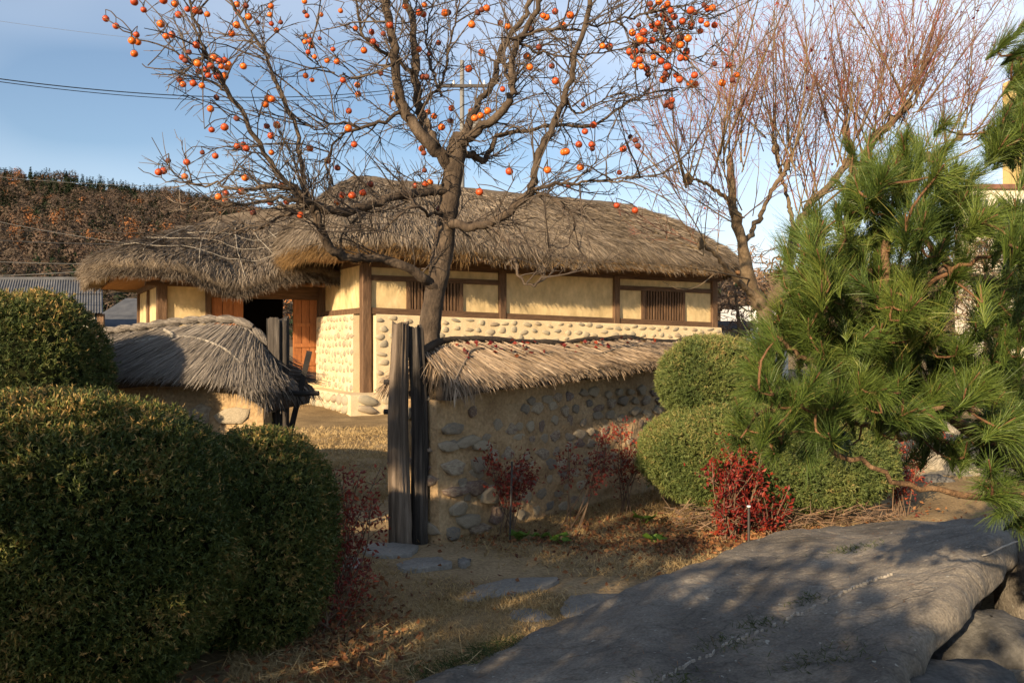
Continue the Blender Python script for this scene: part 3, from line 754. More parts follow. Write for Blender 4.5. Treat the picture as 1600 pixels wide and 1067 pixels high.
# room behind the opening
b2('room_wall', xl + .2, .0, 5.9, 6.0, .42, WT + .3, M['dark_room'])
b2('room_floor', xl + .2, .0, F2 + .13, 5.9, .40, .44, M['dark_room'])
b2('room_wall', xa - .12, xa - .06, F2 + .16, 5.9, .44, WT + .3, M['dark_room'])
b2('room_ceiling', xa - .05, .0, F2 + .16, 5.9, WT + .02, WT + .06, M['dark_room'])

def ze2(x, y):
    front = np.clip((4.4 - y) / 2.0, 0, 1)
    return 2.80 - .34 * front * np.exp(-((x + 2.0) / .70) ** 2) + .06 * np.exp(-((x + 4.4) / .5) ** 2) + .06 * front * np.exp(-((x + .6) / .5) ** 2)
RF2 = Roof(-4.4, 1.6, 1.55, 7.2, -1.9, .9, 4.6, 3.98, ze2, rnd=4.5, thick=.26, prof=.90, tilt=.25)
rf2 = build('roof', [RF2.shell(120, 20)], M['thatch_base'], H2, smooth=True, local=True)
tag(build('thatch_straw', [RF2.straw(28000, .32, .015, -math.pi, -.3), RF2.straw(4500, .32, .015, 2.5, math.pi)], M['thatch'], rf2, local=True), kind='stuff')
tag(build('eave_straw', [RF2.fringe(17000, .17, .013, -math.pi, -.7), RF2.fringe(2500, .15, .014, 2.3, math.pi)], M['thatch'], rf2, local=True), kind='stuff')
for pts in ([(-2.95, .35), (-2.9, .65), (-2.85, .97)], [(-2.68, .3), (-2.62, .6), (-2.56, .95)], [(-2.42, .25), (-2.36, .6), (-2.27, .93)],
            [(-2.2, .3), (-2.1, .6), (-1.98, .97)], [(-1.98, .3), (-1.86, .6), (-1.72, .98)], [(-1.8, .3), (-1.62, .6), (-1.48, .95)], [(-1.65, .3), (-1.5, .6), (-1.36, .95)],
            [(-3.1, .60), (-2.6, .64), (-2.2, .60), (-1.7, .62), (-1.2, .60)], [(-3.1, .82), (-2.6, .86), (-2.1, .80), (-1.6, .80), (-1.2, .84)], [(-2.3, .44), (-1.9, .46), (-1.4, .45)]):
    build('rope', RF2.rope(pts, 40, .0075), M['rope'], rf2, local=True)
for x in np.arange(xl - .2, -.1, .30):
    put('rafter', rf_me, H2, (x, F2 + .25, WT + .14), (R(4), 0, g.uniform(-.06, .06)), (1, .78, 1))
for y in np.arange(F2 + .1, 6.2, .30):
    put('rafter', rf_me, H2, (xl + .25, y, WT + .14), (0, R(-2), R(-90) + g.uniform(-.06, .06)), (1, .85, 1))
for k in range(3):
    put('rafter', rf_me, H2, (xl + .2, F2 + .22, WT + .14), (R(0), 0, R(-25 - 22 * k)), (1, .95, 1))

# ================================================================ GARDEN WALLS
def wall_frame(A, B):
    A = np.array(A, float); B = np.array(B, float)
    d = B - A; L = np.linalg.norm(d); d /= L
    n = np.array([d[1], -d[0]])                       # right-hand normal
    if n @ (-A) < 0: n = -n                           # towards the camera
    return A, d, n, L

def garden_wall(name, label, A, B, top, ridge, half, stone_list, straw, lean, seed, knots, end_lo=0.0, ridge_dz=lambda u: 0 * u, fan=None, u0=-.05, eave_dz=0.0, sw=1.0, sden=4200, slen=1.0):
    gg = np.random.default_rng(seed)
    A, d, n, L = wall_frame(A, B)
    root = empty(name, (A[0], A[1], float(gz(A[0], A[1])))); tag(root, label, 'wall', 'thatched mud walls by the gate')
    W3 = lambda u, v, z: np.stack([A[0] + d[0] * u + n[0] * v, A[1] + d[1] * u + n[1] * v, z], -1)
    # body: front face, back face, ends, all one lumpy skin
    T = .23
    nu = int(L / .05)
    u = np.linspace(0, L, nu)
    prof = [(T + .03 - .05 * max(0, z) / top, z) for z in np.concatenate([[-.15], np.linspace(0, top, 18)])] + [(-T + .03, top), (-T, .7), (-T - .03, -.15)]
    rows = []
    for v, z in prof:
        uu = u.copy(); vv = np.full(nu, v); zz = np.full(nu, z)
        p = W3(uu, vv, zz); k = .018 * wob(p, 4, seed) + .010 * wob(p * [1, 1, 1.6], 16, seed + 3)
        rows.append(W3(uu, vv + np.sign(v) * k, zz))
    V = np.concatenate(rows)
    pcs = [(V, grid_faces(len(prof), nu)), (V.copy(), np.array([[i * nu for i in range(len(prof))]])), (V.copy(), np.array([[i * nu + nu - 1 for i in range(len(prof))][::-1]]))]
    body = build('wall_body', pcs, M['mud'], root, smooth=False)
    loc = FRAME[root.name][0]
    n3 = np.array([n[0], n[1], 0.0])
    for (su, sz, sx, sy, dep) in stone_list:
        if su < .9: sx, sy = sx * 1.15, sy * 1.15
        p = W3(np.array(su), np.array(T + .012 - .02 * (sz / 1.2)), np.array(sz)) - loc
        o = put('stone', FST[gg.integers(len(FST))], body, p, face_rot(n3, gg.uniform(-.3, .3)), (sx, sy, dep))
    # end stones
    e3 = -np.array([d[0], d[1], 0.0])
    for k in range(9):
        p = W3(np.array(-.005), np.array(gg.uniform(-.13, .15)), np.array(.08 + k * (top - .12) / 9 + gg.uniform(-.02, .02))) - loc
        put('stone', FST[gg.integers(len(FST))], body, p, face_rot(e3, gg.uniform(-.3, .3)), (gg.uniform(.09, .16), gg.uniform(.045, .07), .03))
    # straw cap
    def S(u, q):
        """cap surface: q 0 ridge, 1 front eave, -1 back eave"""
        u = np.asarray(u, float); q = np.asarray(q, float)
        aq = np.abs(q)
        endf = np.clip(1 - (u - u0) / .42, 0, 1) ** 1.6           # the cap falls away at the gate end
        zr = ridge + ridge_dz(u) - end_lo * endf
        ze = top - .02 + eave_dz * u + .45 * ridge_dz(u) - end_lo * .25 * endf
        z = zr + (ze - zr) * aq ** 1.12
        p = W3(u, np.sign(q) * aq * half, z)
        p[..., 2] += .02 * wob(p, 3.3, seed + 1) * (1 - .3 * aq)
        return p
    us = np.linspace(u0, L + .1, nu); qs = np.concatenate([np.linspace(-1, 1, 15)])
    rows = [S(us, np.full(nu, q)) for q in qs]
    under = [S(us, np.full(nu, .86)) + [0, 0, -.12], S(us, np.full(nu, -.86)) + [0, 0, -.12]]
    V = np.concatenate(rows + under)
    F = grid_faces(len(rows) + 2, nu)[:, ::-1]
    m_ = V.reshape(-1, nu, 3)
    ringF = np.array([[i * nu for i in range(len(rows) + 2)]])
    cap = build('straw_cap', [(V - [0, 0, .03], F), (V - [0, 0, .03], ringF)], M['straw_dark'], root, smooth=True)
    # straw stalks laid over each other
    ns = int(L * sden)
    uu = gg.uniform(u0 + .02, L + .05, ns); side = np.where(gg.random(ns) < .8, 1.0, -1.0)
    q = side * gg.uniform(0.02, .80, ns) ** .8
    p = S(uu, q); p2 = S(uu, q + side * .06)
    D = unit(p2 - p)
    d3 = np.array([d[0], d[1], 0.0])
    ln = lean * np.ones(ns) if fan is None else fan(uu)
    D = D + d3 * (ln + .10 * gg.normal(size=ns))[:, None] + np.array([0, 0, 1.0]) * (.05 + .05 * gg.random(ns))[:, None] + .04 * gg.normal(size=(ns, 3))
    Ls = slen * gg.uniform(.14, .30, ns) * (1.1 - .55 * np.abs(q))
    nv = S(uu, q); up = np.array([0, 0, 1.0]) + n3 * .5
    vv = np.clip(.52 + .22 * gg.normal(size=ns) + .18 * wob(p * [1, 1, 1], 4, seed + 2), 0, 1)
    lay = strands(p + np.array([0, 0, 1]) * gg.uniform(-.01, .03, ns)[:, None], D, Ls, sw * gg.uniform(.005, .011, ns), side=up + .6 * gg.normal(size=(ns, 3)), seg=2, var=vv, bend=np.array([0, 0, -.035]) * gg.random((ns, 1)))
    nf = int(L * 1500)
    uu = gg.uniform(u0, L + .05, nf); sd = np.where(gg.random(nf) < .75, 1.0, -1.0)
    p = S(uu, sd * gg.uniform(.72, .97, nf)); ln = lean * np.ones(nf) if fan is None else fan(uu)
    D = n3 * sd[:, None] * gg.uniform(.4, .9, nf)[:, None] + np.array([0, 0, -1.0]) * gg.uniform(.4, .9, nf)[:, None] + d3 * (ln * .8 + .2 * gg.normal(size=nf))[:, None]
    hang = strands(p - [0, 0, .02], D, gg.uniform(.05, .12, nf), sw * gg.uniform(.005, .010, nf), seg=2, var=np.clip(.45 + .25 * gg.normal(size=nf), 0, 1), bend=np.array([0, 0, -.05]) * gg.random((nf, 1)))
    ne = 1500                                                    # straw over the gate end
    qq = gg.uniform(-1, 1, ne); p = S(gg.uniform(u0, u0 + .22, ne), qq)
    D = -d3 * gg.uniform(.15, .6, ne)[:, None] + np.array([0, 0, -1.0]) * gg.uniform(.6, 1.2, ne)[:, None] + n3 * (qq * .6)[:, None] + .18 * gg.normal(size=(ne, 3))
    endp = strands(p, D, gg.uniform(.08, .20, ne), gg.uniform(.005, .010, ne), seg=2, var=np.clip(.42 + .25 * gg.normal(size=ne), 0, 1), bend=np.array([0, 0, -.06]) * gg.random((ne, 1)))
    tag(build('straw', [lay, hang, endp], straw, cap, root=root), kind='stuff')
    return root, cap, S, d3, n3, L

# ---- right-hand wall
g2 = np.random.default_rng(8)
st = [(.16, .86, .11, .055, .05), (.30, .74, .13, .05, .05), (.47, .70, .10, .05, .045), (.15, .55, .12, .06, .06), (.42, .54, .075, .065, .05), (.60, .60, .055, .06, .04),
      (.16, .36, .13, .045, .07), (.38, .37, .12, .065, .06), (.54, .28, .13, .085, .08), (.19, .22, .11, .06, .07), (.30, .12, .16, .06, .07), (.62, .10, .07, .08, .06),
      (.42, .02, .14, .05, .06), (.13, .05, .09, .06, .06), (.10, .72, .09, .05, .05), (.82, .80, .07, .055, .03), (.66, .85, .05, .06, .025), (.78, .60, .07, .06, .03), (.88, .38, .09, .06, .04)]
for _ in range(16): st.append((g2.uniform(.1, .95), g2.uniform(.05, 1.0), g2.uniform(.04, .08), g2.uniform(.03, .05), g2.uniform(.015, .03)))
for r, zz in enumerate((.08, .21, .34, .46, .58, .70, .82, .94, 1.05)):
    q = .92 + .08 * (r % 3)
    while q < 4.3:
        if g2.random() < .9:
            st.append((q, zz + g2.uniform(-.03, .03), g2.uniform(.045, .105), g2.uniform(.038, .062), g2.uniform(.018, .034)))
        q += g2.uniform(.14, .24)
WR = garden_wall('mud_stone_wall', 'thatch-capped mud and fieldstone wall right of the gate, behind red shrubs', (-.75, 6.64), (2.30, 9.82), 1.24, 1.53, .45, st, M['straw_tan'], .35, 3, None,
                 end_lo=.10, ridge_dz=lambda u: .02 * np.sin(u * 3.1) + .03 * np.clip(u / 4, 0, 1), u0=0.0, eave_dz=.055, fan=lambda u: np.where(u < .45, -.45 + u * 2.0, .45))
root, cap, S, d3, n3, L = WR
us = np.linspace(-.2, L, 60)
pts = S(us, np.zeros(60)) + [0, 0, .02]
bun = []                                                      # dark twisted bundles along the ridge
for k in range(7):
    i0, i1 = int(k * 8.4), min(59, int(k * 8.4) + 10)
    q = spline(pts[i0:i1 + 1], 14); q[:, 2] += .018 * np.sin(np.linspace(0, math.pi, 14)) - .01
    build('ridge_bundle', tube(q, .018 + .014 * np.sin(np.linspace(.25, math.pi - .25, 14)), 8, rough=.25, seed=k), M['straw_dark'], cap, smooth=True, root=root)
q = spline(np.array([[-.02, 1.0], [.25, .62], [.55, .34], [1.3, .50], [2.0, .66], [2.45, .50], [3.3, .62], [L, .6]]), 60)
build('rope', tube(S(q[:, 0], q[:, 1]) + [0, 0, .035], .009, 6), M['rope_brown'], cap, root=root)
# ---- left-hand wall
st = []
for r, zz in enumerate((.10, .28, .46, .63, .80, .97)):
    q = .14 + .1 * (r % 2)
    while q < 2.7:
        st.append((q, zz + g2.uniform(-.03, .03), g2.uniform(.09, .17), g2.uniform(.06, .085), g2.uniform(.04, .06))); q += g2.uniform(.24, .36)
WL = garden_wall('mud_stone_wall', 'thatch-capped mud and fieldstone wall left of the gate, topped by a knotted straw ridge', (-1.88, 6.62), (-4.9, 7.12), 1.31, 1.68, .44, st, M['straw_grey'], .42, 5, None,
                 end_lo=.42, u0=-.12, ridge_dz=lambda u: .055 * np.cos(u * 3.0 - 1.6) - .02, sw=.55, sden=9000, slen=1.35, fan=lambda u: np.interp(u, [-.1, .15, .35, .65, 1.2], [-.7, -.3, .25, .85, 1.0]))
root, cap, S, d3, n3, L = WL
def knot_mesh(seed):
    k, m = 12, 9
    gg = np.random.default_rng(seed)
    t = np.linspace(0, 1, m); a = np.arange(k) * 6.283 / k
    rr = np.sin(np.pi * (.10 + .80 * t)) ** .6
    V = np.stack([np.tile((t - .5)[:, None], (1, k)), rr[:, None] * np.cos(a + .5 * t[:, None]), rr[:, None] * np.sin(a + .5 * t[:, None])], -1)
    V[..., 1:] *= (1 + .10 * np.cos(a * 4 + 3 * t[:, None]))[..., None]
    P = [(V.reshape(-1, 3), grid_faces(m, k, True), .35)]
    ns = 240
    tt = gg.uniform(.02, .65, ns); aa = gg.uniform(0, 6.283, ns); r_ = np.sin(np.pi * (.1 + .8 * tt)) ** .6 * 1.06
    p = np.stack([tt - .5, r_ * np.cos(aa), r_ * np.sin(aa)], 1)
    t2 = tt + .33; r2 = np.sin(np.pi * (.1 + .8 * t2)) ** .6 * 1.1; p2 = np.stack([t2 - .5, r2 * np.cos(aa + .35), r2 * np.sin(aa + .35)], 1)
    P.append(strands(p, p2 - p, np.linalg.norm(p2 - p, axis=1) * gg.uniform(.8, 1.5, ns), .07, side=p * [0, 1, 1] + .4 * gg.normal(size=p.shape), seg=2, var=gg.uniform(.1, .95, ns)))
    return mesh_of('straw_knot', P, M['straw_grey'], True)
KN = [knot_mesh(s) for s in range(4)]
loc = FRAME[root.name][0]
us = np.arange(-.10, L, .150)
for k, u in enumerate(us):
    p = S(np.array(u), np.array(0.0)); p2 = S(np.array(u + .15), np.array(0.0)); dd = Vector(p2 - p)
    put('straw_knot', KN[k % 4], cap, (p + p2) / 2 - loc + [0, 0, .03], dd.to_track_quat('X', 'Z').to_euler(), (.175, .043, .034))
for off in (.055, -.055):
    q = S(np.linspace(-.15, L, 70), np.full(70, off * 2.2)) + [0, 0, .012] + .006 * rng.normal(size=(70, 1))
    build('rope', tube(q, .008, 6), M['straw_grey'], cap, root=root)
q = spline(np.array([[-.06, .92], [.3, .62], [.62, .44], [.95, .40], [1.5, .47], [2.2, .50], [L, .5]]), 60)
build('rope', tube(S(q[:, 0], q[:, 1]) + [0, 0, .04], .010, 6), M['rope'], cap, root=root)
kp = S(np.array(.80), np.array(.41)) + [0, 0, .05]
build('rope_knot', tube(spline(np.array([kp + [-.05, 0, .05], kp + [.03, -.02, .0], kp + [-.02, -.01, -.07]]), 8), .012, 6), M['rope'], cap, root=root)

# ================================================================ GATE POSTS
def post(name, label, base, top, rb, rt, mat, seed, flat=.75, cat='post', groove=.22):
    base = np.array(base, float); top = np.array(top, float)
    n, k = 30, 56
    t = np.linspace(0, 1, n); a = np.arange(k) * 6.283 / k
    C = base + (top - base) * t[:, None]
    C[:, 0] += .012 * np.sin(t * 5 + seed)
    r = rb + (rt - rb) * t
    V = np.zeros((n, k, 3))
    cs = np.stack([np.cos(a), np.sin(a) * flat], 1)
    gr = np.random.default_rng(seed + 100); pat = .035 * gr.normal(size=k)
    for c_ in range(3):
        a0_ = -math.pi / 2 + gr.uniform(-1.3, 1.3); pat -= groove * gr.uniform(.5, 1.2) * np.exp(-((np.angle(np.exp(1j * (a - a0_)))) / .10) ** 2)
    for i in range(n):
        q = 1 + pat * (1 + .5 * np.sin(3 * t[i] + a * 2)) + .02 * gr.normal(size=k) + .07 * wob(np.stack([np.cos(a), np.sin(a), np.full(k, t[i] * 1.5)], 1), 2.2, seed)
        V[i, :, :2] = C[i, :2] + cs * (r[i] * q)[:, None]
        V[i, :, 2] = C[i, 2] + (0 if i < n - 1 else .03 * wob(np.stack([np.cos(a), np.sin(a), 0 * a], 1), 3, seed + 1))
    V = V.reshape(-1, 3)
    o = build(name, [(V, grid_faces(n, k, True)), (np.vstack([V[-k:], [top - [0, 0, .02]]]), np.array([[i, (i + 1) % k, k] for i in range(k)]))], mat, origin=base, smooth=True)
    tag(o, label, cat, 'weathered gate posts')
    return o
zb = -.06
post('gate_post', 'brown weathered gate post leaning against a darker one, right of the opening', [-.87, 6.42, zb], [-.875, 6.46, 1.695], .088, .062, M['weathered_b'], 2, .8, groove=.12)
post('gate_post', 'split dark grey gate post between the brown post and the thatched wall', [-.715, 6.52, zb], [-.755, 6.55, 1.66], .066, .060, M['weathered'], 5, .9, groove=.42)
post('gate_post', 'split grey gate post standing at the end of the left thatched wall', [-1.83, 6.60, zb], [-1.875, 6.62, 1.735], .092, .088, M['weathered'], 9, .7, groove=.35)
tag(build('gate_bar', tube(np.array([[-1.80, 6.56, 1.145], [-1.66, 6.54, 1.14], [-1.515, 6.53, 1.145]]), [.02, .021, .019], 8), M['charred'], origin=(-1.8, 6.56, 1.145)), 'short charred wooden bar sticking out of the left gate post', 'bar')
tag(build('leaning_plank', [box(-.022, .022, -.01, .01, -.62, .30)], M['charred']), 'narrow dark plank leaning upright beside the left gate post', 'plank')
pk = bpy.data.objects['leaning_plank']; pk.location = (-1.70, 6.70, 1.18); pk.rotation_euler = (0, R(13), R(10))
for z in (1.235, 1.005):
    o = build('gate_bar', tube(np.array([[-.955, 6.46, z], [-.995, 6.46, z]]), .022, 6), M['charred'], origin=(-.955, 6.46, z))
    tag(o, 'upper dark bar stub on the brown gate post' if z > 1.1 else 'lower dark bar stub on the brown gate post', 'bar')
post('stump', 'short dark reddish stump beside the left gate post', [-1.72, 6.5, -.05], [-1.715, 6.5, .73], .035, .02, M['weathered_b'], 4, cat='stump')

# ================================================================ STEPPING STONES
def slab(name, label, outline, th, mat, cat, group, z=None, dome=.004):
    O = np.array(outline, float)                              # ground x,y
    c = O.mean(0); k = 26
    Q = (spline(np.vstack([O, O[:1]]), k + 1)[:-1] + np.array([np.interp(np.linspace(0, len(O), k, endpoint=False), np.arange(len(O) + 1), np.append(O[:, j], O[0, j])) for j in (0, 1)]).T * 2) / 3
    Q = Q + .007 * rng.normal(size=Q.shape)
    zb_ = float(gz(*c)) if z is None else z
    rows = []
    for s_, h in ((1.01, -.05), (1.0, th * .75), (.985, th), (.7, th + dome), (.35, th + dome * 1.3)):
        p = c + (Q - c) * s_
        rows.append(np.column_stack([p, np.full(k, zb_ + h) + .006 * wob(np.column_stack([p, np.zeros(k)]), 6, 4)]))
    V = np.vstack(rows + [[[c[0], c[1], zb_ + th + dome * 1.4]]])
    F = grid_faces(5, k, True); T = np.array([[4 * k + i, 4 * k + (i + 1) % k, 5 * k] for i in range(k)])
    me = mesh_of(name, [(V - [c[0], c[1], zb_], F), (V - [c[0], c[1], zb_], T)], mat, True); weld(me)
    o = bpy.data.objects.new(name, me); col.objects.link(o); o.location = (c[0], c[1], zb_)
    return tag(o, label, cat, group)
def gp(px, py, z=.02):
    d = (CAMZ - z) * FPX / (py - 533.5); return [(px - 800) / FPX * d, d]
SG = 'stepping stones along the path'
for lab, pts in (('pale flat stepping stone nearest the brown gate post', [(566, 862), (575, 850), (620, 848), (655, 853), (640, 866), (595, 869)]),
                 ('dark ragged stepping stone second from the gate', [(620, 882), (650, 872), (690, 871), (708, 880), (660, 889), (632, 891)]),
                 ('largest stepping stone, long pale blade in the middle of the path', [(715, 932), (745, 912), (800, 901), (876, 898), (850, 914), (790, 925), (740, 935)]),
                 ('pale angular stepping stone touching the big boulder', [(873, 950), (890, 928), (930, 924), (990, 926), (975, 945), (920, 962), (880, 962)]),
                 ('small sunken stepping stone left of the angular one', [(796, 952), (820, 946), (850, 952), (862, 964), (835, 970), (800, 964)]),
                 ('stepping stone half hidden behind the red shrub by the left hedge', [(530, 880), (545, 868), (563, 872), (560, 886), (538, 892)]),
                 ('tiny stepping stone between two larger ones below the wall', [(716, 871), (726, 868), (735, 874), (727, 880), (717, 878)])):
    slab('stepping_stone', lab, [gp(*p) for p in pts], .012 if 'sunken' not in lab else .005, M['slate'], 'stone', SG)

# ================================================================ BIG BOULDER
FP = np.array([(-1.25, 2.9), (-.75, 3.45), (-.36, 3.9), (.2, 4.5), (.77, 5.02), (1.25, 5.5), (1.75, 5.92), (2.2, 6.2), (2.7, 6.5), (3.3, 6.55), (3.9, 6.1), (3.5, 5.2), (2.75, 4.55), (2.3, 4.05), (1.86, 3.6), (1.45, 3.12), (1.05, 2.6), (.5, 2.0), (-.4, 1.9), (-1.1, 2.3)])
RC = np.array([1.15, 4.25])
def rock_top(x, y):
    u = (x * .80 + y * .60); v = (-x * .60 + y * .80)            # along / across the boulder
    ua = np.clip((u - 2.0) / 4.2, 0, 1)
    z = .155 + .42 * ua ** 1.1 - .16 * np.clip((u - 5.0) / 1.2, 0, 1) + .10 * np.exp(-((u - 4.9) / .7) ** 2) * np.exp(-((v - 1.6) / .7) ** 2)
    z = z - (.16 + .10 * ua) * np.clip((v - 1.7) / 1.6, -.2, 1.2)
    Q3 = np.stack([x, y, 0 * x], -1); P = np.stack([u * .7, v * 1.1, 0 * u], -1)
    z = z + .05 * wob(P, 1.7, 21) - .030 * np.abs(wob(P, 3.4, 27, 1)) - .016 * np.abs(wob(Q3, 7.5, 28, 2))
    led = np.tanh((v - 1.15 - .12 * wob(P, 2.5, 29)) * 14) * .022 + np.tanh((v - .35 - .15 * wob(P, 2.1, 30)) * 12) * .03   # broken ledges along the bedding
    return z + led * np.clip((u - 2.6) / 1.2, 0, 1) + .005 * wob(Q3, 22, 23) + .003 * wob(Q3, 47, 24)
ns_, nr_ = 420, 130
E = spline(np.vstack([FP, FP[:1]]), ns_ + 1)[:-1]
E = E + .055 * np.stack([wob(np.column_stack([E, np.zeros(ns_)]), 6, 3), wob(np.column_stack([E, np.zeros(ns_)]), 6, 6)], 1)
rows = []
for q in np.linspace(0.0005, 1, nr_):
    p = RC + (E - RC) * q
    z = rock_top(p[:, 0], p[:, 1])
    f = np.clip((q - .88) / .12, 0, 1)
    z = z - (.07 + .2 * np.clip(z, 0, 1)) * (1 - np.sqrt(np.clip(1 - f ** 2, 0, 1)))
    rows.append(np.column_stack([p, z]))
e = rows[-1]
for dn, inn in ((.03, .02), (.07, .12), (.11, .30), (.55, .42)):
    p = RC + (e[:, :2] - RC) * (1 - inn)
    rows.append(np.column_stack([p, np.minimum(e[:, 2] - dn, e[:, 2])]))
rock = build('boulder', [(np.vstack(rows), grid_faces(len(rows), ns_, True))], M['rock'], origin=(RC[0], RC[1], 0), smooth=True)
rock.data.flip_normals() if False else None
tag(rock, 'huge flat grey boulder sloping across the foreground with a white mineral line', 'boulder')
FRAME[rock.name] = (np.array([RC[0], RC[1], 0.0]), 0.0)
def on_rock(px, py):
    """point of the boulder seen at this pixel"""
    d = np.linspace(2.2, 7.5, 900)
    P = np.stack([at(px, py, v) for v in d])
    dz = P[:, 2] - rock_top(P[:, 0], P[:, 1])
    i = int(np.argmax(dz < 0)); return P[i]
vp = spline(np.array([on_rock(*p) for p in ((1035, 1064), (1090, 1032), (1150, 1003), (1230, 968), (1290, 942), (1345, 915), (1400, 898))]), 70)
vein = []
for k in range(68):
    if rng.random() < .2: continue
    vp[k + 1, 0] += .004 * rng.normal(); vp[k + 1, 1] += .008 * rng.normal()
    a_, b_ = vp[k], vp[k + 1]
    c_ = (a_ + b_) / 2; c_[2] = rock_top(np.array(c_[0]), np.array(c_[1])) + .007
    dd = (b_ - a_); L_ = np.linalg.norm(dd) * rng.uniform(.9, 1.25); dd = unit(dd); sd = unit(np.cross(dd, [0, 0, 1])); w_ = rng.uniform(.003, .010)
    ang = np.arange(7) * 6.283 / 7
    ring = c_ + dd * (np.cos(ang) * L_ / 2)[:, None] + sd * (np.sin(ang) * w_ * rng.uniform(.7, 1.3, 7))[:, None]
    V = np.vstack([ring - [0, 0, .01], ring * .0 + c_ + (ring - c_) * .7 + [0, 0, .005]])
    vein += [(V, grid_faces(2, 7, True)), (V[7:].copy(), np.arange(7)[None])]
tag(build('mineral_vein', vein, M['vein'], rock, root=rock), kind='stuff')
vp = spline(np.array([on_rock(*p) for p in ((1535, 868), (1560, 858), (1590, 846))]), 14)
vp[:, 2] = rock_top(vp[:, 0], vp[:, 1])
build('mineral_vein', tube(vp + [0, 0, .001], .0035, 5, rough=.5), M['vein'], rock, root=rock)

def boulder(name, label, c, s, mat, seed, cat='boulder', group=None, f=1.6, amp=.22, parent=None):
    n, k = 14, 22
    th = np.linspace(.02, math.pi - .02, n); ph = np.arange(k) * 6.283 / k
    U = np.stack([np.sin(th)[:, None] * np.cos(ph), np.sin(th)[:, None] * np.sin(ph), np.cos(th)[:, None] * np.ones(k)], -1)
    U = U / (np.abs(U) ** 3).sum(-1, keepdims=True) ** (1 / 3)
    r = 1 + amp * wob(U, f, seed) + .08 * wob(U, 5, seed + 1)
    V = (U * r[..., None] * np.array(s)).reshape(-1, 3)
    o = build(name, [(V + np.array(c), grid_faces(n, k, True))], mat, origin=c, smooth=True)
    return tag(o, label, cat, group)
boulder('boulder', 'brown rounded boulder below the overhanging edge of the big slab', (1.80, 3.42, -.06), (.42, .30, .27), M['rock_dark'], 4)
boulder('boulder', 'dark boulder wedged under the slab at the lower right corner', (2.35, 4.08, -.02), (.36, .30, .20), M['rock_dark'], 9)
boulder('boulder', 'grey boulder at the right edge beyond the dark hollow', (3.0, 4.48, .08), (.26, .3, .36), M['rock'], 14)
boulder('boulder', 'pale low stone in the bottom right corner', (2.42, 3.62, -.03), (.24, .2, .14), M['rock_pale'], 17)

# rockery by the water, right
for k, (px, py, d, sx, sz, lab) in enumerate(((1455, 722, 9.0, .22, .13, 'squarish pale rockery stone at the upper left of the pile'), (1500, 715, 9.4, .28, .17, 'broad cream rockery stone on top of the pile'), (1460, 760, 8.6, .17, .11, 'grey rockery stone in the middle of the pile'),
        (1530, 745, 8.9, .24, .15, 'cream rockery stone half behind pine needles'), (1462, 795, 8.1, .16, .08, 'small pale rockery stone beside the dark gap'), (1535, 790, 8.3, .27, .13, 'long lit rockery stone right of the dark gap'),
        (1580, 760, 8.6, .25, .2, 'rockery stone hidden behind the pine branch'), (1432, 775, 8.8, .14, .12, 'dark rockery stone next to the topiary'), (1590, 810, 7.9, .3, .12, 'low flat rockery stone at the right edge'), (1495, 685, 10.2, .35, .2, 'far rockery stone behind the pine'))):
    p = at(px, py, d); boulder('rockery_stone', lab, p, (sx, sx * .8, sz), M['rock_pale'] if k % 4 != 2 else M['rock_dark'], 30 + k, 'stone', 'rockery stones by the topiary')
bank = at(1540, 800, 9.0)
boulder('earth_bank', 'dark earth bank carrying the rockery stones', (bank[0] + .3, 9.6, .0), (1.5, .9, .42), M['rock_dark'], 60, 'bank')

# ================================================================ PERSIMMON TREE
def grow(nodes, targets):
    """Prim-like growth: returns parent index list for all points (nodes first)"""
    P = np.vstack([nodes, targets]); n0 = len(nodes); n = len(P)
    par = np.full(n, -1); best = np.full(n, 1e9); bp_ = np.full(n, -1); done = np.zeros(n, bool)
    done[:n0] = True
    T = P[n0:]
    D = np.linalg.norm(T[:, None] - P[None, :n0], axis=2)
    bp_[n0:] = D.argmin(1); best[n0:] = D.min(1)
    order = []
    for _ in range(n - n0):
        b = np.where(done, 1e9, best); i = int(b.argmin())
        done[i] = True; par[i] = bp_[i]; order.append(i)
        dd = np.linalg.norm(P - P[i], axis=1) * 1.0
        upd = (~done) & (dd < best); best[upd] = dd[upd]; bp_[upd] = i
    return P, par, order

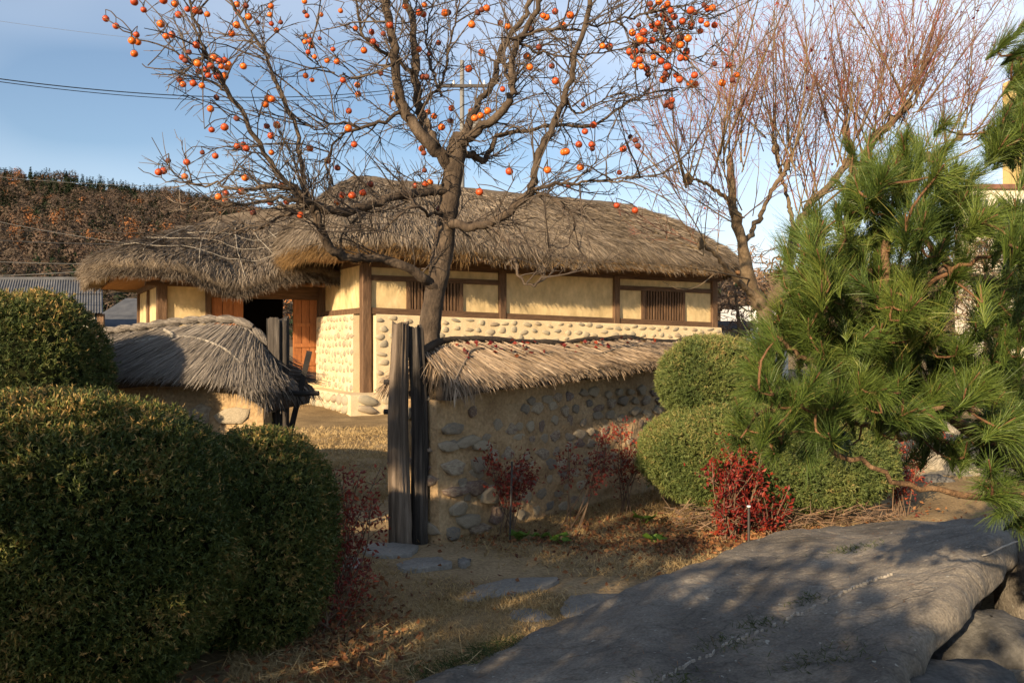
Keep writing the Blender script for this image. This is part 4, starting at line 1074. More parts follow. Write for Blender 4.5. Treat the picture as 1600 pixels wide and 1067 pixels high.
def persimmon():
    gg = np.random.default_rng(42)
    root = empty('persimmon_tree', (-.78, 7.6, float(gz(-.78, 7.6))))
    tag(root, 'bare persimmon tree hung with orange fruit, standing behind the gate posts', 'tree')
    Q = lambda L_: np.array([at(x, y, d) for x, y, d in L_])
    base = np.array([[-.83, 7.62, -.05], [-.81, 7.61, .5]])
    trunk = np.vstack([base, Q([(664, 580, 7.6), (671, 520, 7.6), (679, 460, 7.6), (691, 400, 7.6), (699, 340, 7.6), (706, 285, 7.6), (713, 238, 7.62), (722, 212, 7.65)])])
    limbs = [(trunk, .112, .085)]
    def limb(pts, r0, r1): limbs.append((Q(pts), r0 * .64, r1 * .66))
    limb([(706, 268, 7.6), (690, 243, 7.52), (665, 219, 7.45), (631, 169, 7.4), (619, 101, 7.35), (608, 34, 7.3), (597, -10, 7.3), (585, -80, 7.3)], .10, .045)
    limb([(680, 232, 7.5), (664, 195, 7.6), (655, 169, 7.65), (650, 118, 7.75), (646, 51, 7.8), (635, 0, 7.85), (622, -90, 7.9)], .085, .04)
    limb([(650, 118, 7.75), (625, 96, 7.6), (590, 75, 7.45), (565, 50, 7.35), (556, 0, 7.3), (535, -50, 7.2)], .035, .012)
    limb([(716, 230, 7.62), (746, 206, 7.5), (786, 172, 7.35), (803, 135, 7.3), (800, 84, 7.3), (834, 27, 7.2), (856, -30, 7.1)], .075, .03)
    limb([(724, 214, 7.65), (745, 165, 7.85), (770, 128, 7.95), (783, 78, 8.0), (812, 36, 8.1), (830, 0, 8.1), (850, -60, 8.2)], .06, .03)
    limb([(803, 135, 7.3), (790, 110, 7.5), (783, 90, 7.9)], .02, .02)
    limb([(800, 62, 7.3), (850, 48, 7.2), (905, 44, 7.2), (960, 34, 7.1), (1010, 20, 7.0), (1040, -10, 7.0)], .025, .008)
    limb([(806, 60, 7.3), (830, 78, 7.3), (870, 86, 7.3), (925, 84, 7.3), (985, 75, 7.2), (1040, 60, 7.1)], .022, .006)
    limb([(712, 240, 7.62), (735, 242, 7.8), (756, 252, 7.9), (770, 228, 8.0), (778, 212, 8.05), (820, 204, 8.1), (867, 197, 8.1), (925, 196, 8.1), (979, 162, 8.2), (1010, 145, 8.2), (1060, 140, 8.2)], .055, .012)
    limb([(697, 345, 7.6), (712, 350, 7.45), (749, 354, 7.3), (786, 335, 7.2), (830, 298, 7.15), (837, 253, 7.1), (861, 202, 7.1), (884, 148, 7.05), (901, 81, 7.0), (923, 0, 7.0), (935, -60, 6.9)], .075, .026)
    limb([(830, 298, 7.15), (867, 288, 7.0), (920, 285, 6.9), (969, 282, 6.8), (1036, 271, 6.7)], .028, .007)
    limb([(835, 300, 7.15), (870, 315, 7.05), (895, 345, 7.0), (890, 380, 7.0), (872, 400, 7.0)], .02, .006)
    limb([(884, 150, 7.05), (905, 178, 7.2), (935, 160, 7.3), (960, 148, 7.3), (1000, 150, 7.3)], .018, .005)
    limb([(696, 300, 7.6), (672, 300, 7.45), (640, 305, 7.3), (600, 314, 7.1), (560, 326, 6.95), (520, 330, 6.85), (490, 318, 6.75)], .065, .05)
    limb([(684, 455, 7.6), (668, 440, 7.5), (650, 428, 7.42), (612, 408, 7.3), (575, 402, 7.2), (545, 404, 7.1), (520, 392, 7.0), (503, 365, 6.9), (495, 340, 6.8), (488, 320, 6.75)], .07, .05)
    limb([(497, 345, 6.8), (482, 312, 6.75), (439, 277, 6.6), (398, 209, 6.5), (354, 142, 6.4), (324, 84, 6.35), (304, 34, 6.3), (294, -20, 6.3)], .045, .014)
    limb([(486, 318, 6.75), (474, 285, 6.8), (466, 209, 6.85), (432, 135, 6.85), (416, 84, 6.9), (385, 38, 6.9), (360, 0, 6.9), (345, -40, 6.9)], .034, .012)
    limb([(490, 318, 6.75), (440, 312, 6.6), (400, 318, 6.5), (360, 320, 6.4), (314, 316, 6.35), (262, 322, 6.3)], .03, .006)
    limb([(476, 306, 6.7), (430, 292, 6.7), (380, 296, 6.75), (340, 288, 6.8), (300, 288, 6.8), (255, 280, 6.9), (216, 262, 6.9)], .026, .005)
    limb([(505, 330, 6.8), (470, 328, 6.9), (430, 345, 7.0), (390, 362, 7.1), (358, 356, 7.1)], .026, .008)
    limb([(324, 84, 6.35), (300, 98, 6.3), (268, 76, 6.25), (225, 62, 6.2), (190, 45, 6.2), (160, 28, 6.2)], .016, .005)
    limb([(354, 142, 6.4), (330, 128, 6.4), (290, 116, 6.3), (250, 108, 6.3), (222, 100, 6.3)], .014, .005)
    limb([(631, 169, 7.4), (600, 190, 7.3), (560, 200, 7.2), (530, 215, 7.1), (512, 250, 7.0), (520, 290, 6.95)], .03, .012)
    limb([(560, 200, 7.2), (530, 188, 7.1), (500, 200, 7.0), (470, 190, 7.0)], .02, .007)
    limb([(619, 101, 7.35), (585, 112, 7.3), (548, 122, 7.2), (515, 110, 7.1), (480, 90, 7.0)], .02, .006)
    limb([(700, 330, 7.6), (672, 335, 7.4), (650, 322, 7.2), (618, 340, 7.05), (600, 360, 7.0), (560, 355, 6.9)], .03, .008)
    limb([(760, 352, 7.3), (790, 372, 7.1), (800, 400, 7.0), (812, 432, 6.95), (832, 445, 6.9), (850, 425, 6.9), (862, 396, 6.9)], .026, .012)
    limb([(655, 169, 7.65), (690, 130, 7.9), (700, 80, 8.0), (712, 30, 8.1), (716, -40, 8.1)], .026, .01)
    limb([(690, 150, 7.9), (672, 100, 8.0), (668, 40, 8.1), (690, -20, 8.2)], .02, .008)
    limb([(545, 404, 7.1), (532, 380, 7.2), (548, 350, 7.3), (565, 338, 7.3), (600, 325, 7.4)], .022, .008)
    limb([(960, 34, 7.1), (985, 52, 7.05), (992, 85, 7.0), (996, 110, 7.0)], .012, .005)
    limb([(1010, 20, 7.0), (1030, 48, 7.0), (1042, 85, 7.0), (1044, 125, 7.0)], .013, .005)
    limb([(1010, 20, 7.0), (1050, 12, 7.0), (1080, 22, 7.0), (1110, 30, 7.0)], .012, .005)
    limb([(1040, 60, 7.1), (1065, 82, 7.05), (1100, 98, 7.0), (1150, 112, 7.0)], .011, .004)
    wood = []; nodes = []
    for k, (P, r0, r1) in enumerate(limbs):
        n = max(8, int(np.linalg.norm(np.diff(P, axis=0), axis=1).sum() / .055))
        S_ = spline(P, n); S_[1:-1] += (.010 if k else .004) * gg.normal(size=(n - 2, 3))
        t = np.linspace(0, 1, n); r = r0 + (r1 - r0) * t ** .8
        if k == 0: r = r + .04 * np.exp(-t / .05)
        if k: r[0:2] *= 1.15
        wood += [(k, tube(S_, r, 10 if r0 > .04 else 7, rough=.12, seed=k))]
        if k: nodes.append(S_[::2])
    build('trunk', wood[0][1], M['bark'], root, smooth=True)
    for k, w in wood[1:]: build('limb', w, M['bark'], root, smooth=True)
    nodes = np.vstack(nodes)
    # fruit, read off the photograph
    z1 = [(490,88),(537,122),(622,10),(665,47),(757,3),(808,20),(827,70),(745,112),(632,162),(612,190),(638,196),(622,250),(768,170),(797,162),(908,210),(875,243),(843,268),(858,283),(915,295),(868,45),(905,50),(925,55),(960,68),(1097,22),(1138,28),(1103,60),(1152,80),(1095,118),(1073,157),(1193,107),(1255,30),(1250,70),(1257,112),(1300,105),(1280,142),(1410,8),(1410,57),(1422,75),(1487,70),(1577,52),(1415,168),(1435,190),(1412,196),(1443,213),(1480,180),(1542,230),(1427,243),(1457,265),(1515,282),(1560,287),(1415,352),(1445,372),(1590,373),(970,295),(990,270),(1015,285),(1040,280),(1050,315),(1025,310),(975,305),(955,325),(1005,355),(1040,352),(965,350),(920,330),(1060,300),(1127,308),(832,370),(848,392),(895,387),(935,398),(1002,452),(975,505),(980,602),(1040,590),(1095,550),(1240,458),(1258,460),(1228,484),(1235,585),(1282,580),(1255,630),(1098,677),(1127,670),(1140,688),(937,707),(997,723),(1257,707),(1435,688),(779,745),(865,752),(735,798),(757,792),(856,818),(1135,825),(1115,887),(1045,895),(1012,912),(1045,930),(1253,940),(1327,936),(1172,985),(1392,997),(1303,860),(1562,778),(1560,938),(1585,905),(1517,745)]
    z2 = [(305,32),(395,25),(370,60),(390,68),(490,62),(505,60),(640,60),(660,48),(683,40),(614,115),(150,150),(157,195),(175,217),(205,158),(75,135),(115,235),(235,118),(460,200),(370,230),(417,250),(660,246),(746,107),(780,125),(600,320),(192,342),(85,395),(88,437),(18,373),(385,357),(405,357),(757,415),(945,75),(960,82),(1000,55),(1070,72),(1035,120),(888,137),(925,220),(870,262),(883,313),(985,307),(1002,377),(1220,215),(1250,218),(1130,485),(1177,580),(615,515),(628,548),(655,537),(688,515),(410,520),(440,540),(520,503),(475,590),(515,560),(45,515),(43,595),(70,670),(383,690),(392,710),(395,790),(397,853),(420,845),(352,860),(650,890),(1040,705),(1052,703),(965,788),(1117,775),(1138,610),(1110,670),(1170,670),(1172,690),(1297,800),(1348,635),(1370,650),(1383,677),(1315,690),(1062,862),(1285,952),(1370,975),(110,893),(60,905),(12,905),(145,855),(465,965),(788,795),
          (1445,50),(1470,75),(1500,40),(1520,20),(1535,50),(1387,118),(1357,153),(1385,170),(1410,150),(1395,185),(1370,205),(1345,240),(1375,240),(1405,237),(1360,265),(1390,280),(1370,305),(1400,310),(1425,320),(1430,345),(1413,190),(1450,120),(1475,110),(1490,130),(1465,140),(1500,150),(1530,110),(1540,130),(1515,90),(1450,190),(1525,187),(1500,223),(1525,237),(1455,268),(1490,285),(1520,310),(1510,340),(1500,370),(1520,350),(1560,350),(1575,175),(1550,215),(1580,210),(1580,265),(1590,100),(1520,475),(1540,465),(1510,490),(1535,495),(1560,200),(1440,20),(1480,10),(1500,70),(1550,80)]
    z3 = [(57,50),(75,60),(118,25),(158,38),(135,42),(105,98),(132,115),(167,118),(102,145),(20,100),(60,110),(58,130),(12,175),(45,180),(20,205),(37,240),(10,270),(35,268),(168,297),(233,303),(270,348),(250,372),(203,385),(75,350),(55,390),(75,392),(5,370)]
    fx = [(x / 2.963, y / 2.963) for x, y in z1] + [(530 + x / 2.963, y / 2.963) for x, y in z2] + [(1060 + x / 2.963, y / 2.963) for x, y in z3]
    fx = np.array(fx)
    npx = np.column_stack([800 + FPX * nodes[:, 0] / nodes[:, 1], 533.5 - FPX * (nodes[:, 2] - CAMZ) / nodes[:, 1]])
    dep = []
    for x, y in fx:
        i = np.argsort(np.hypot(npx[:, 0] - x, npx[:, 1] - y))[:6]
        dep.append(nodes[gg.choice(i), 1] + .28 * gg.normal())
    dep = np.array(dep)
    clus = (fx[:, 0] > 975) & (fx[:, 1] < 150); dep[clus] = 7.0 + .16 * gg.normal(size=clus.sum())
    F = np.array([at(x, y, d) for (x, y), d in zip(fx, dep)])
    fr = .0255 + .009 * gg.random(len(F)); fr *= np.array(dep) / 7.0
    fr = np.where((fx[:, 0] > 400) & (fx[:, 0] < 560) & (fx[:, 1] < 130), fr * .78, fr)
    stemtop = F + np.array([0, 0, 1.0]) * (fr * 1.0 + .035)[:, None] + .012 * gg.normal(size=F.shape)
    # side branches, twigs and spurs grown off the limbs
    tw = []; tipn = [nodes]
    def shown(p, lo=0):
        x_, y_ = 800 + FPX * p[0] / p[1], 533.5 - FPX * (p[2] - CAMZ) / p[1]
        return x_ > 205 - lo and y_ < 425 and not (x_ < 630 and y_ > 385) and x_ + (300 - y_) * .9 > 235 - lo
    cen = np.array([-.6, 7.3, 2.6])
    for k, (Pl, r0, r1) in enumerate(limbs):
        if k == 0: continue
        n = max(8, int(np.linalg.norm(np.diff(Pl, axis=0), axis=1).sum() / .048)); S_ = spline(Pl, n)
        for i in range(1, n):
            if gg.random() < .12: continue
            T_ = unit(S_[i] - S_[i - 1]); out_ = unit(S_[i] - cen)
            D = unit(T_ * gg.uniform(.2, .8) + gg.normal(size=3) * [.75, .65, .65] + out_ * .45 + [0, 0, .12])
            L_ = gg.uniform(.18, .62) * (1.25 if i > n * .6 else 1)
            m = 6; t = np.linspace(0, 1, m)[:, None]
            B = S_[i] + D * t * L_ + (gg.normal(size=3) * .16 * L_ + np.array([0, 0, gg.normal() * .08 * L_])) * t ** 2 + .012 * gg.normal(size=(m, 3)) * t
            if not shown(B[-1]): continue
            rb = gg.uniform(.0045, .0095)
            tw += tube(B, np.linspace(rb, .0028, m), 5, var=gg.random() * .8, cap=False)
            tipn.append(B[2:])
            for q in range(int(gg.integers(4, 9))):
                u = gg.uniform(.2, 1) * (m - 1); a = min(m - 2, int(u)); p0 = B[a] + (B[a + 1] - B[a]) * (u - a)
                d2 = unit(unit(B[a + 1] - B[a]) * .9 + gg.normal(size=3) * .55); l2 = gg.uniform(.06, .26)
                p2 = p0 + d2 * l2 + gg.normal(size=3) * .012; p1 = (p0 + p2) / 2 + gg.normal(size=3) * .04 * l2
                if not shown(p2): continue
                tw += tube(np.array([p0, p1, p2]), [.0036, .003, .0018], 3, var=gg.random(), cap=False)
                if gg.random() < .6:
                    p3 = p1 + unit(d2 + gg.normal(size=3) * .6) * l2 * .5
                    tw += tube(np.array([p1, p3]), [.0026, .0015], 3, var=gg.random(), cap=False)
    tipn = np.vstack(tipn)
    P, par, order = grow(tipn, stemtop)
    for i in order:
        a_, b_ = P[par[i]], P[i]; L_ = np.linalg.norm(b_ - a_)
        m1 = a_ + (b_ - a_) * .5 + gg.normal(size=3) * .05 * L_ + [0, 0, .06 * L_]
        tw += tube(spline(np.array([a_, m1, b_]), 5), np.linspace(.0048, .0032, 5), 4, var=gg.random() * .7, cap=False)
    nst = len(F)
    for j in range(nst):
        tw += tube(np.array([stemtop[j], F[j] + [0, 0, fr[j] * .85]]), [.0032, .003], 4, var=.2, cap=False)
    tag(build('twigs', tw, M['twig'], root), kind='stuff')
    def fruit_mesh(mat, seed, wrinkle):
        n, kk = 9, 12
        th = np.linspace(.0, math.pi, n); ph = np.arange(kk) * 6.283 / kk
        U = np.stack([np.sin(th)[:, None] * np.cos(ph), np.sin(th)[:, None] * np.sin(ph), np.cos(th)[:, None] * np.ones(kk)], -1)
        r = 1 + .035 * np.cos(4 * ph)[None] * np.sin(th)[:, None] + wrinkle * wob(U, 4, seed)
        V = U * r[..., None] * [1, 1, .90]; V[0, :, 2] -= .07
        pcs = [(V.reshape(-1, 3), grid_faces(n, kk, True))]
        for q in range(4):                                      # calyx lobes
            a = q * 1.571 + .3; dx = np.array([math.cos(a), math.sin(a), 0]); sx = np.array([-math.sin(a), math.cos(a), 0])
            pcs.append((np.array([[0, 0, .93], dx * .38 - sx * .24 + [0, 0, .97], dx * .66 + [0, 0, .90], dx * .38 + sx * .24 + [0, 0, .97]]), np.array([[0, 1, 2, 3]]), .5, 1))
        return mesh_of('persimmon', pcs, [mat, M['calyx']], True)
    FM = [fruit_mesh(M['fruit'], 1, .015), fruit_mesh(M['fruit_red'], 2, .03), fruit_mesh(M['fruit_dark'], 3, .12)]
    loc = FRAME[root.name][0]
    for j in range(min(300, nst)):
        x, y = fx[j]
        u = gg.random()
        right = x > 975
        kind = 0 if u < (.30 if right else .48) else (1 if u < (.74 if right else .80) else 2)
        s = fr[j] * (.86 if kind == 2 else 1)
        put('persimmon', FM[kind], root, F[j] - loc, (gg.normal() * .18, gg.normal() * .18, gg.uniform(0, 6.28)), (s, s, s))
    # two withered leaves still hanging
    lp = np.array([at(610, 155, 7.3), at(614, 140, 7.3), at(610, 148, 7.28)])
    build('withered_leaf', [leaves(lp, np.array([[.1, 0, -1], [-.2, .1, -1], [0, -.2, -1.0]]), .09, .06, np.array([.2, .9, .6]))], M['fallen'], root)
persimmon()

# ================================================================ RED-TWIGGED TREES (right)
def shoot_tree(name, label, limbs, knobs, seed, base, leaf=None, fine=1.0):
    gg = np.random.default_rng(seed)
    root = empty(name, base); tag(root, label, 'tree', 'pollarded red-twigged trees')
    Q = lambda L_: np.array([at(x, y, d) for x, y, d in L_])
    for i, (pts, r0, r1) in enumerate(limbs):
        S_ = spline(np.vstack([[base], Q(pts)]) if i == 0 else Q(pts), 26); S_[1:] += .012 * gg.normal(size=S_[1:].shape)
        build('trunk' if i == 0 else 'limb', tube(S_, np.linspace(r0, r1, 26) * .8, 9, rough=.15, seed=i), M['maple_bark'], root, smooth=True)
    tw = []; tips = []
    for (x, y, d, nsh, Lm, lean, spread) in knobs:
        k0 = at(x, y, d)
        build('knob', [(lambda V: (V[0][0], V[0][1]))(tube(np.array([k0 - [0, 0, .07], k0 - [0, 0, .03], k0 + [0, 0, .03], k0 + [0, 0, .07]]), [.03, .05, .045, .02], 8, rough=.3, seed=int(x)))], M['maple_bark'], root, smooth=True)
        for s in range(nsh):
            ax = lean + 1.45 * spread * gg.normal(); ay = .4 * gg.normal()
            k0 = at(x, y, d) + gg.normal(size=3) * [.10, .08, .10] - np.array([0, 0, .05])
            D = unit(np.array([math.sin(ax), ay, math.cos(ax)])); L_ = Lm * gg.uniform(.45, 1.15)
            n = 8; t = np.linspace(0, 1, n)
            cur = np.array([gg.normal() * .10, gg.normal() * .08, .12]) * L_
            P = k0 + D * (t * L_)[:, None] + cur * (t ** 2)[:, None] + .014 * gg.normal(size=(n, 3)) * t[:, None]
            P[:, 2] += .0
            r0 = gg.uniform(.005, .015) * min(1, L_ / 1.6); c = np.clip(gg.normal(.22, .2), 0, .7)
            tw += tube(P, np.linspace(r0, .0022, n), 5, var=c, cap=False)
            ns = int(gg.integers(9, 18) * L_ / 1.5 * fine)
            for q in range(ns):
                u = gg.uniform(.12, .97); i = min(n - 2, int(u * (n - 1))); p0 = P[i] + (P[i + 1] - P[i]) * (u * (n - 1) - i)
                dd = unit(unit(P[i + 1] - P[i]) + gg.normal(size=3) * .55 + [0, 0, .15]); l2 = gg.uniform(.15, .62) * (1.15 - u) * min(1.4, L_) + .06
                p1 = p0 + dd * l2 * .55 + gg.normal(size=3) * .015; p2 = p0 + dd * l2 + [0, 0, .05 * l2] + gg.normal(size=3) * .02
                tw += tube(np.array([p0, p1, p2]), [.0042, .0032, .0018], 3, var=np.clip(gg.normal(.66, .2), .15, 1), cap=False)
                tips.append(p2)
                for w in range(int(gg.integers(0, 3))):
                    p3 = p1 + unit(dd + gg.normal(size=3) * .6) * l2 * .4
                    tw += tube(np.array([p1, p3]), [.0028, .0015], 3, var=np.clip(gg.normal(.85, .12), .3, 1), cap=False)
    tag(build('twigs', tw, M['maple_twig'], root), kind='stuff')
    if leaf:
        T = np.array(tips); m = gg.choice(len(T), min(leaf, len(T)), replace=False); T = T[m]
        tag(build('last_leaves', [leaves(T, gg.normal(size=T.shape) + [0, 0, -.6], gg.uniform(.03, .06, len(T)), gg.uniform(.03, .055, len(T)))], M['red_leaf_bright'], root), kind='stuff')
    return root
b1 = at(1203, 560, 10.4); b1[2] = float(gz(b1[0], b1[1]))
shoot_tree('pollarded_tree', 'bare red-twigged tree forking low beside the right end of the house', [
    ([(1200, 520, 10.4), (1195, 482, 10.4), (1185, 462, 10.4)], .13, .10),
    ([(1190, 478, 10.4), (1172, 440, 10.3), (1160, 385, 10.25), (1150, 345, 10.2), (1143, 310, 10.2), (1140, 258, 10.2)], .12, .05),
    ([(1195, 480, 10.4), (1222, 450, 10.5), (1236, 405, 10.6), (1243, 365, 10.7), (1262, 325, 10.8), (1300, 285, 10.9), (1322, 258, 11)], .095, .05),
    ([(1190, 474, 10.4), (1165, 450, 10.2), (1140, 425, 10.0), (1115, 395, 9.8), (1095, 380, 9.7)], .06, .02),
    ([(1160, 385, 10.25), (1185, 345, 10.5), (1205, 300, 10.6), (1230, 262, 10.7)], .045, .03),
    ([(1145, 320, 10.2), (1120, 298, 10.1), (1098, 285, 10.0), (1075, 280, 9.9)], .035, .015),
    ([(1243, 365, 10.7), (1235, 330, 10.9), (1225, 290, 11.0), (1212, 235, 11)], .04, .025)],
    [(1140, 250, 10.2, 17, 2.7, .02, .20), (1322, 256, 11.0, 13, 2.6, .25, .25), (1230, 258, 10.7, 15, 2.7, .06, .22), (1095, 380, 9.7, 9, 1.3, -.5, .5), (1075, 280, 9.9, 11, 1.9, -.25, .3), (1262, 325, 10.8, 13, 2.2, .15, .4),
     (1212, 232, 11, 13, 2.6, -.05, .22), (1150, 345, 10.2, 9, 1.7, -.5, .45)], 5, b1, leaf=70)
b2_ = at(1335, 560, 11.5); b2_[2] = float(gz(b2_[0], b2_[1]))
shoot_tree('pollarded_tree', 'bare red-twigged tree rising behind the pine with shoots fanning right', [
    ([(1335, 500, 11.5), (1330, 420, 11.5), (1325, 360, 11.5)], .15, .11),
    ([(1326, 365, 11.5), (1332, 310, 11.4), (1333, 255, 11.4), (1322, 210, 11.3)], .085, .06),
    ([(1328, 330, 11.5), (1350, 255, 11.5), (1368, 215, 11.5), (1395, 190, 11.5), (1420, 165, 11.4)], .08, .05),
    ([(1332, 300, 11.5), (1400, 270, 11.3), (1460, 240, 11.2), (1500, 215, 11.2)], .05, .03)],
    [(1322, 205, 11.3, 14, 2.5, -.05, .25), (1420, 162, 11.4, 18, 2.7, .50, .25), (1392, 188, 11.5, 15, 2.6, .35, .25), (1500, 212, 11.2, 14, 2.4, .45, .3), (1366, 215, 11.5, 13, 2.5, .12, .22), (1450, 245, 11.2, 12, 1.8, .35, .5)], 6, b2_, leaf=50)
# long low branch crossing in front of the house end, with a few red leaves
lb = spline(np.array([at(1170, 436, 10.2), at(1120, 425, 9.6), at(1060, 415, 9.2), at(1010, 411, 9.0)]), 18)
_o = [o for o in bpy.data.objects if o.name == 'pollarded_tree'][0]
build('low_branch', tube(lb, np.linspace(.012, .004, 18), 5), M['maple_bark'], _o, smooth=True)
build('low_branch', tube(spline(np.array([at(1120, 425, 9.6), at(1090, 448, 9.5), at(1062, 452, 9.4), at(1035, 440, 9.4)]), 12), np.linspace(.008, .003, 12), 5), M['maple_bark'], _o, smooth=True)

# ================================================================ FOREGROUND PINE
def pine():
    gg = np.random.default_rng(77)
    base = np.array([2.35, 3.0, float(gz(2.35, 3.0)) - .3])
    root = empty('pine_tree', base); tag(root, 'young pine reaching in from the right edge with long green needles', 'tree')
    Q = lambda L_: np.array([at(x, y, d) for x, y, d in L_])
    tr = np.vstack([[base], [[2.3, 3.0, .8]], [[2.2, 2.98, 1.5]], [[2.12, 2.95, 2.3]], [[2.1, 2.9, 3.0]]])
    build('trunk', tube(spline(tr, 24), np.linspace(.10, .05, 24), 10, rough=.12), M['pine_bark'], root, smooth=True)
    br = [  # main branches: points (px, py, depth), radius start/end
        ([(1720, 760, 2.9), (1640, 745, 2.85), (1580, 715, 2.8), (1500, 665, 2.75), (1440, 600, 2.7), (1400, 520, 2.6), (1380, 440, 2.55), (1390, 360, 2.5)], .030, .008),
        ([(1580, 790, 2.8), (1500, 772, 2.75), (1430, 762, 2.7), (1370, 735, 2.65), (1300, 700, 2.6), (1250, 672, 2.55)], .014, .006),
        ([(1640, 745, 2.85), (1560, 690, 2.9), (1480, 690, 2.9), (1400, 680, 2.85), (1330, 660, 2.8)], .020, .008),
        ([(1700, 500, 2.9), (1640, 460, 2.8), (1560, 440, 2.7), (1490, 420, 2.6), (1450, 380, 2.5), (1440, 320, 2.45)], .022, .008),
        ([(1440, 600, 2.7), (1380, 590, 2.65), (1320, 580, 2.6), (1260, 560, 2.55), (1220, 530, 2.5)], .014, .006),
        ([(1440, 600, 2.7), (1370, 620, 2.6), (1300, 640, 2.5), (1230, 640, 2.5), (1180, 650, 2.45)], .013, .005),
        ([(1400, 520, 2.6), (1350, 490, 2.5), (1310, 440, 2.45), (1290, 400, 2.4)], .012, .006),
        ([(1380, 440, 2.55), (1340, 410, 2.6), (1320, 370, 2.65)], .010, .005),
        ([(1490, 420, 2.6), (1440, 450, 2.45), (1400, 465, 2.4)], .010, .005),
        ([(1402, 525, 2.6), (1405, 495, 2.45), (1440, 455, 2.35), (1500, 412, 2.3), (1545, 405, 2.28), (1570, 385, 2.25)], .007, .004),
        ([(1720, 330, 2.9), (1660, 270, 2.8), (1610, 220, 2.75), (1570, 200, 2.7)], .020, .008),
        ([(1720, 180, 2.9), (1660, 130, 2.85), (1620, 100, 2.8), (1590, 90, 2.75)], .016, .007),
        ([(1640, 745, 2.85), (1620, 660, 2.7), (1590, 600, 2.6), (1570, 540, 2.55), (1540, 500, 2.5)], .018, .007),
        ([(1620, 660, 2.7), (1560, 640, 2.55), (1500, 620, 2.45), (1450, 640, 2.4), (1410, 650, 2.35)], .013, .006),
        ([(1640, 745, 2.85), (1600, 720, 2.6), (1560, 690, 2.45), (1540, 660, 2.4), (1520, 640, 2.35)], .013, .006),
        ([(1720, 800, 2.8), (1650, 790, 2.5), (1600, 770, 2.4), (1560, 760, 2.35)], .012, .006)]
    nodes = []
    for k, (pts, r0, r1) in enumerate(br):
        P = Q(pts)
        if pts[0][0] >= 1700:                                     # spring from the trunk
            zt = np.clip(P[0, 2] - .15, .3, 2.9); i = np.argmin(np.abs(spline(tr, 60)[:, 2] - zt)); P = np.vstack([spline(tr, 60)[i], P])
        S_ = spline(P, 22); S_[1:-1] += .006 * gg.normal(size=(20, 3))
        build('branch', tube(S_, np.linspace(r0, r1, 22), 7, rough=.2, seed=k), M['pine_bark'] if k != 9 else M['pine_shoot'], root, smooth=True)
        nodes.append(S_[6:])
    nodes = np.vstack(nodes)
    # shoots, read off the photograph: (x, y, spread, count, direction tilt)
    spots = [(1440, 262, 32, 7), (1390, 268, 25, 5), (1350, 300, 28, 5), (1480, 290, 25, 5), (1310, 350, 28, 6), (1360, 370, 35, 8), (1430, 340, 40, 8), (1500, 350, 30, 6), (1270, 410, 25, 5), (1320, 430, 35, 8), (1390, 430, 40, 9), (1460, 410, 30, 5),
             (1235, 470, 22, 5), (1285, 500, 32, 8), (1350, 510, 40, 9), (1420, 510, 38, 8), (1210, 535, 20, 4), (1260, 560, 30, 7), (1330, 575, 36, 8), (1400, 580, 38, 8), (1470, 570, 30, 5), (1190, 605, 20, 2), (1230, 620, 28, 6), (1300, 640, 34, 7), (1370, 650, 38, 8),
             (1440, 650, 38, 8), (1510, 610, 34, 7), (1560, 560, 30, 6), (1585, 620, 28, 6), (1540, 680, 36, 7), (1590, 700, 26, 6), (1165, 655, 14, 2), (1205, 680, 20, 2), (1560, 480, 24, 4), (1590, 445, 18, 3), (1545, 525, 20, 3), (1590, 330, 14, 2), (1265, 690, 22, 4), (1585, 775, 22, 4), (1545, 760, 15, 1), (1490, 690, 26, 5), (1570, 430, 28, 4), (1590, 390, 20, 4), (1540, 370, 18, 2),
             (1575, 215, 24, 6), (1600, 240, 25, 6), (1550, 230, 15, 3), (1595, 100, 20, 5), (1600, 180, 18, 5), (1630, 60, 25, 4), (1420, 560, 30, 4), (1610, 660, 25, 5), (1610, 500, 25, 4)]
    T, dirs = [], []
    for x, y, s_, n in spots:
        for _ in range(int(n * 2.2)):
            px, py = x + s_ * gg.normal() * .9, y + s_ * gg.normal() * .8
            j = np.argmin(np.hypot(800 + FPX * nodes[:, 0] / nodes[:, 1] - px, 533.5 - FPX * (nodes[:, 2] - CAMZ) / nodes[:, 1] - py))
            T.append(at(px, py, nodes[j, 1] + .16 * gg.normal()))
            lean = np.array([(px - 1480) / 900 + .25 * gg.normal(), -.35 + .4 * gg.normal(), .75 + .3 * gg.normal()])
            if py > 640: lean[2] -= .45
            dirs.append(unit(lean))
    T = np.array(T); dirs = np.array(dirs)
    P, par, order = grow(nodes, T)
    n0 = len(nodes); tw = []
    for i in order:
        a_, b_ = P[par[i]], P[i]; m1 = (a_ + b_) / 2 + gg.normal(size=3) * .012 - [0, 0, .01]
        tw += tube(spline(np.array([a_, m1, b_]), 5), np.linspace(.004, .0028, 5), 5, cap=False)
        tw += tube(np.array([b_, b_ + dirs[i - n0] * .05]), [.003, .002], 5)
    tag(build('shoots', tw, M['pine_shoot'], root, smooth=True), kind='stuff')
    pcs = []
    K = 190
    for t, dv in zip(T, dirs):
        Lsh = gg.uniform(.05, .11); u = gg.random(K)
        p = t + dv * ((u - .75) * Lsh)[:, None]
        a = gg.random(K) * 6.283; e1 = unit(np.cross(dv, [.3, .5, .81])); e2 = np.cross(dv, e1)
        rad = np.cos(a)[:, None] * e1 + np.sin(a)[:, None] * e2
        op = (gg.uniform(.25, 1.0) * gg.uniform(.3, 1.15, K))[:, None]
        D = dv + rad * op
        Ln = gg.uniform(.07, .125) * gg.uniform(.6, 1.1, K)
        base_v = np.clip(gg.normal(.45, .16), .05, .85)
        v = np.clip(base_v + .16 * gg.normal(size=K), 0, .93); v[gg.random(K) < .03] = 1
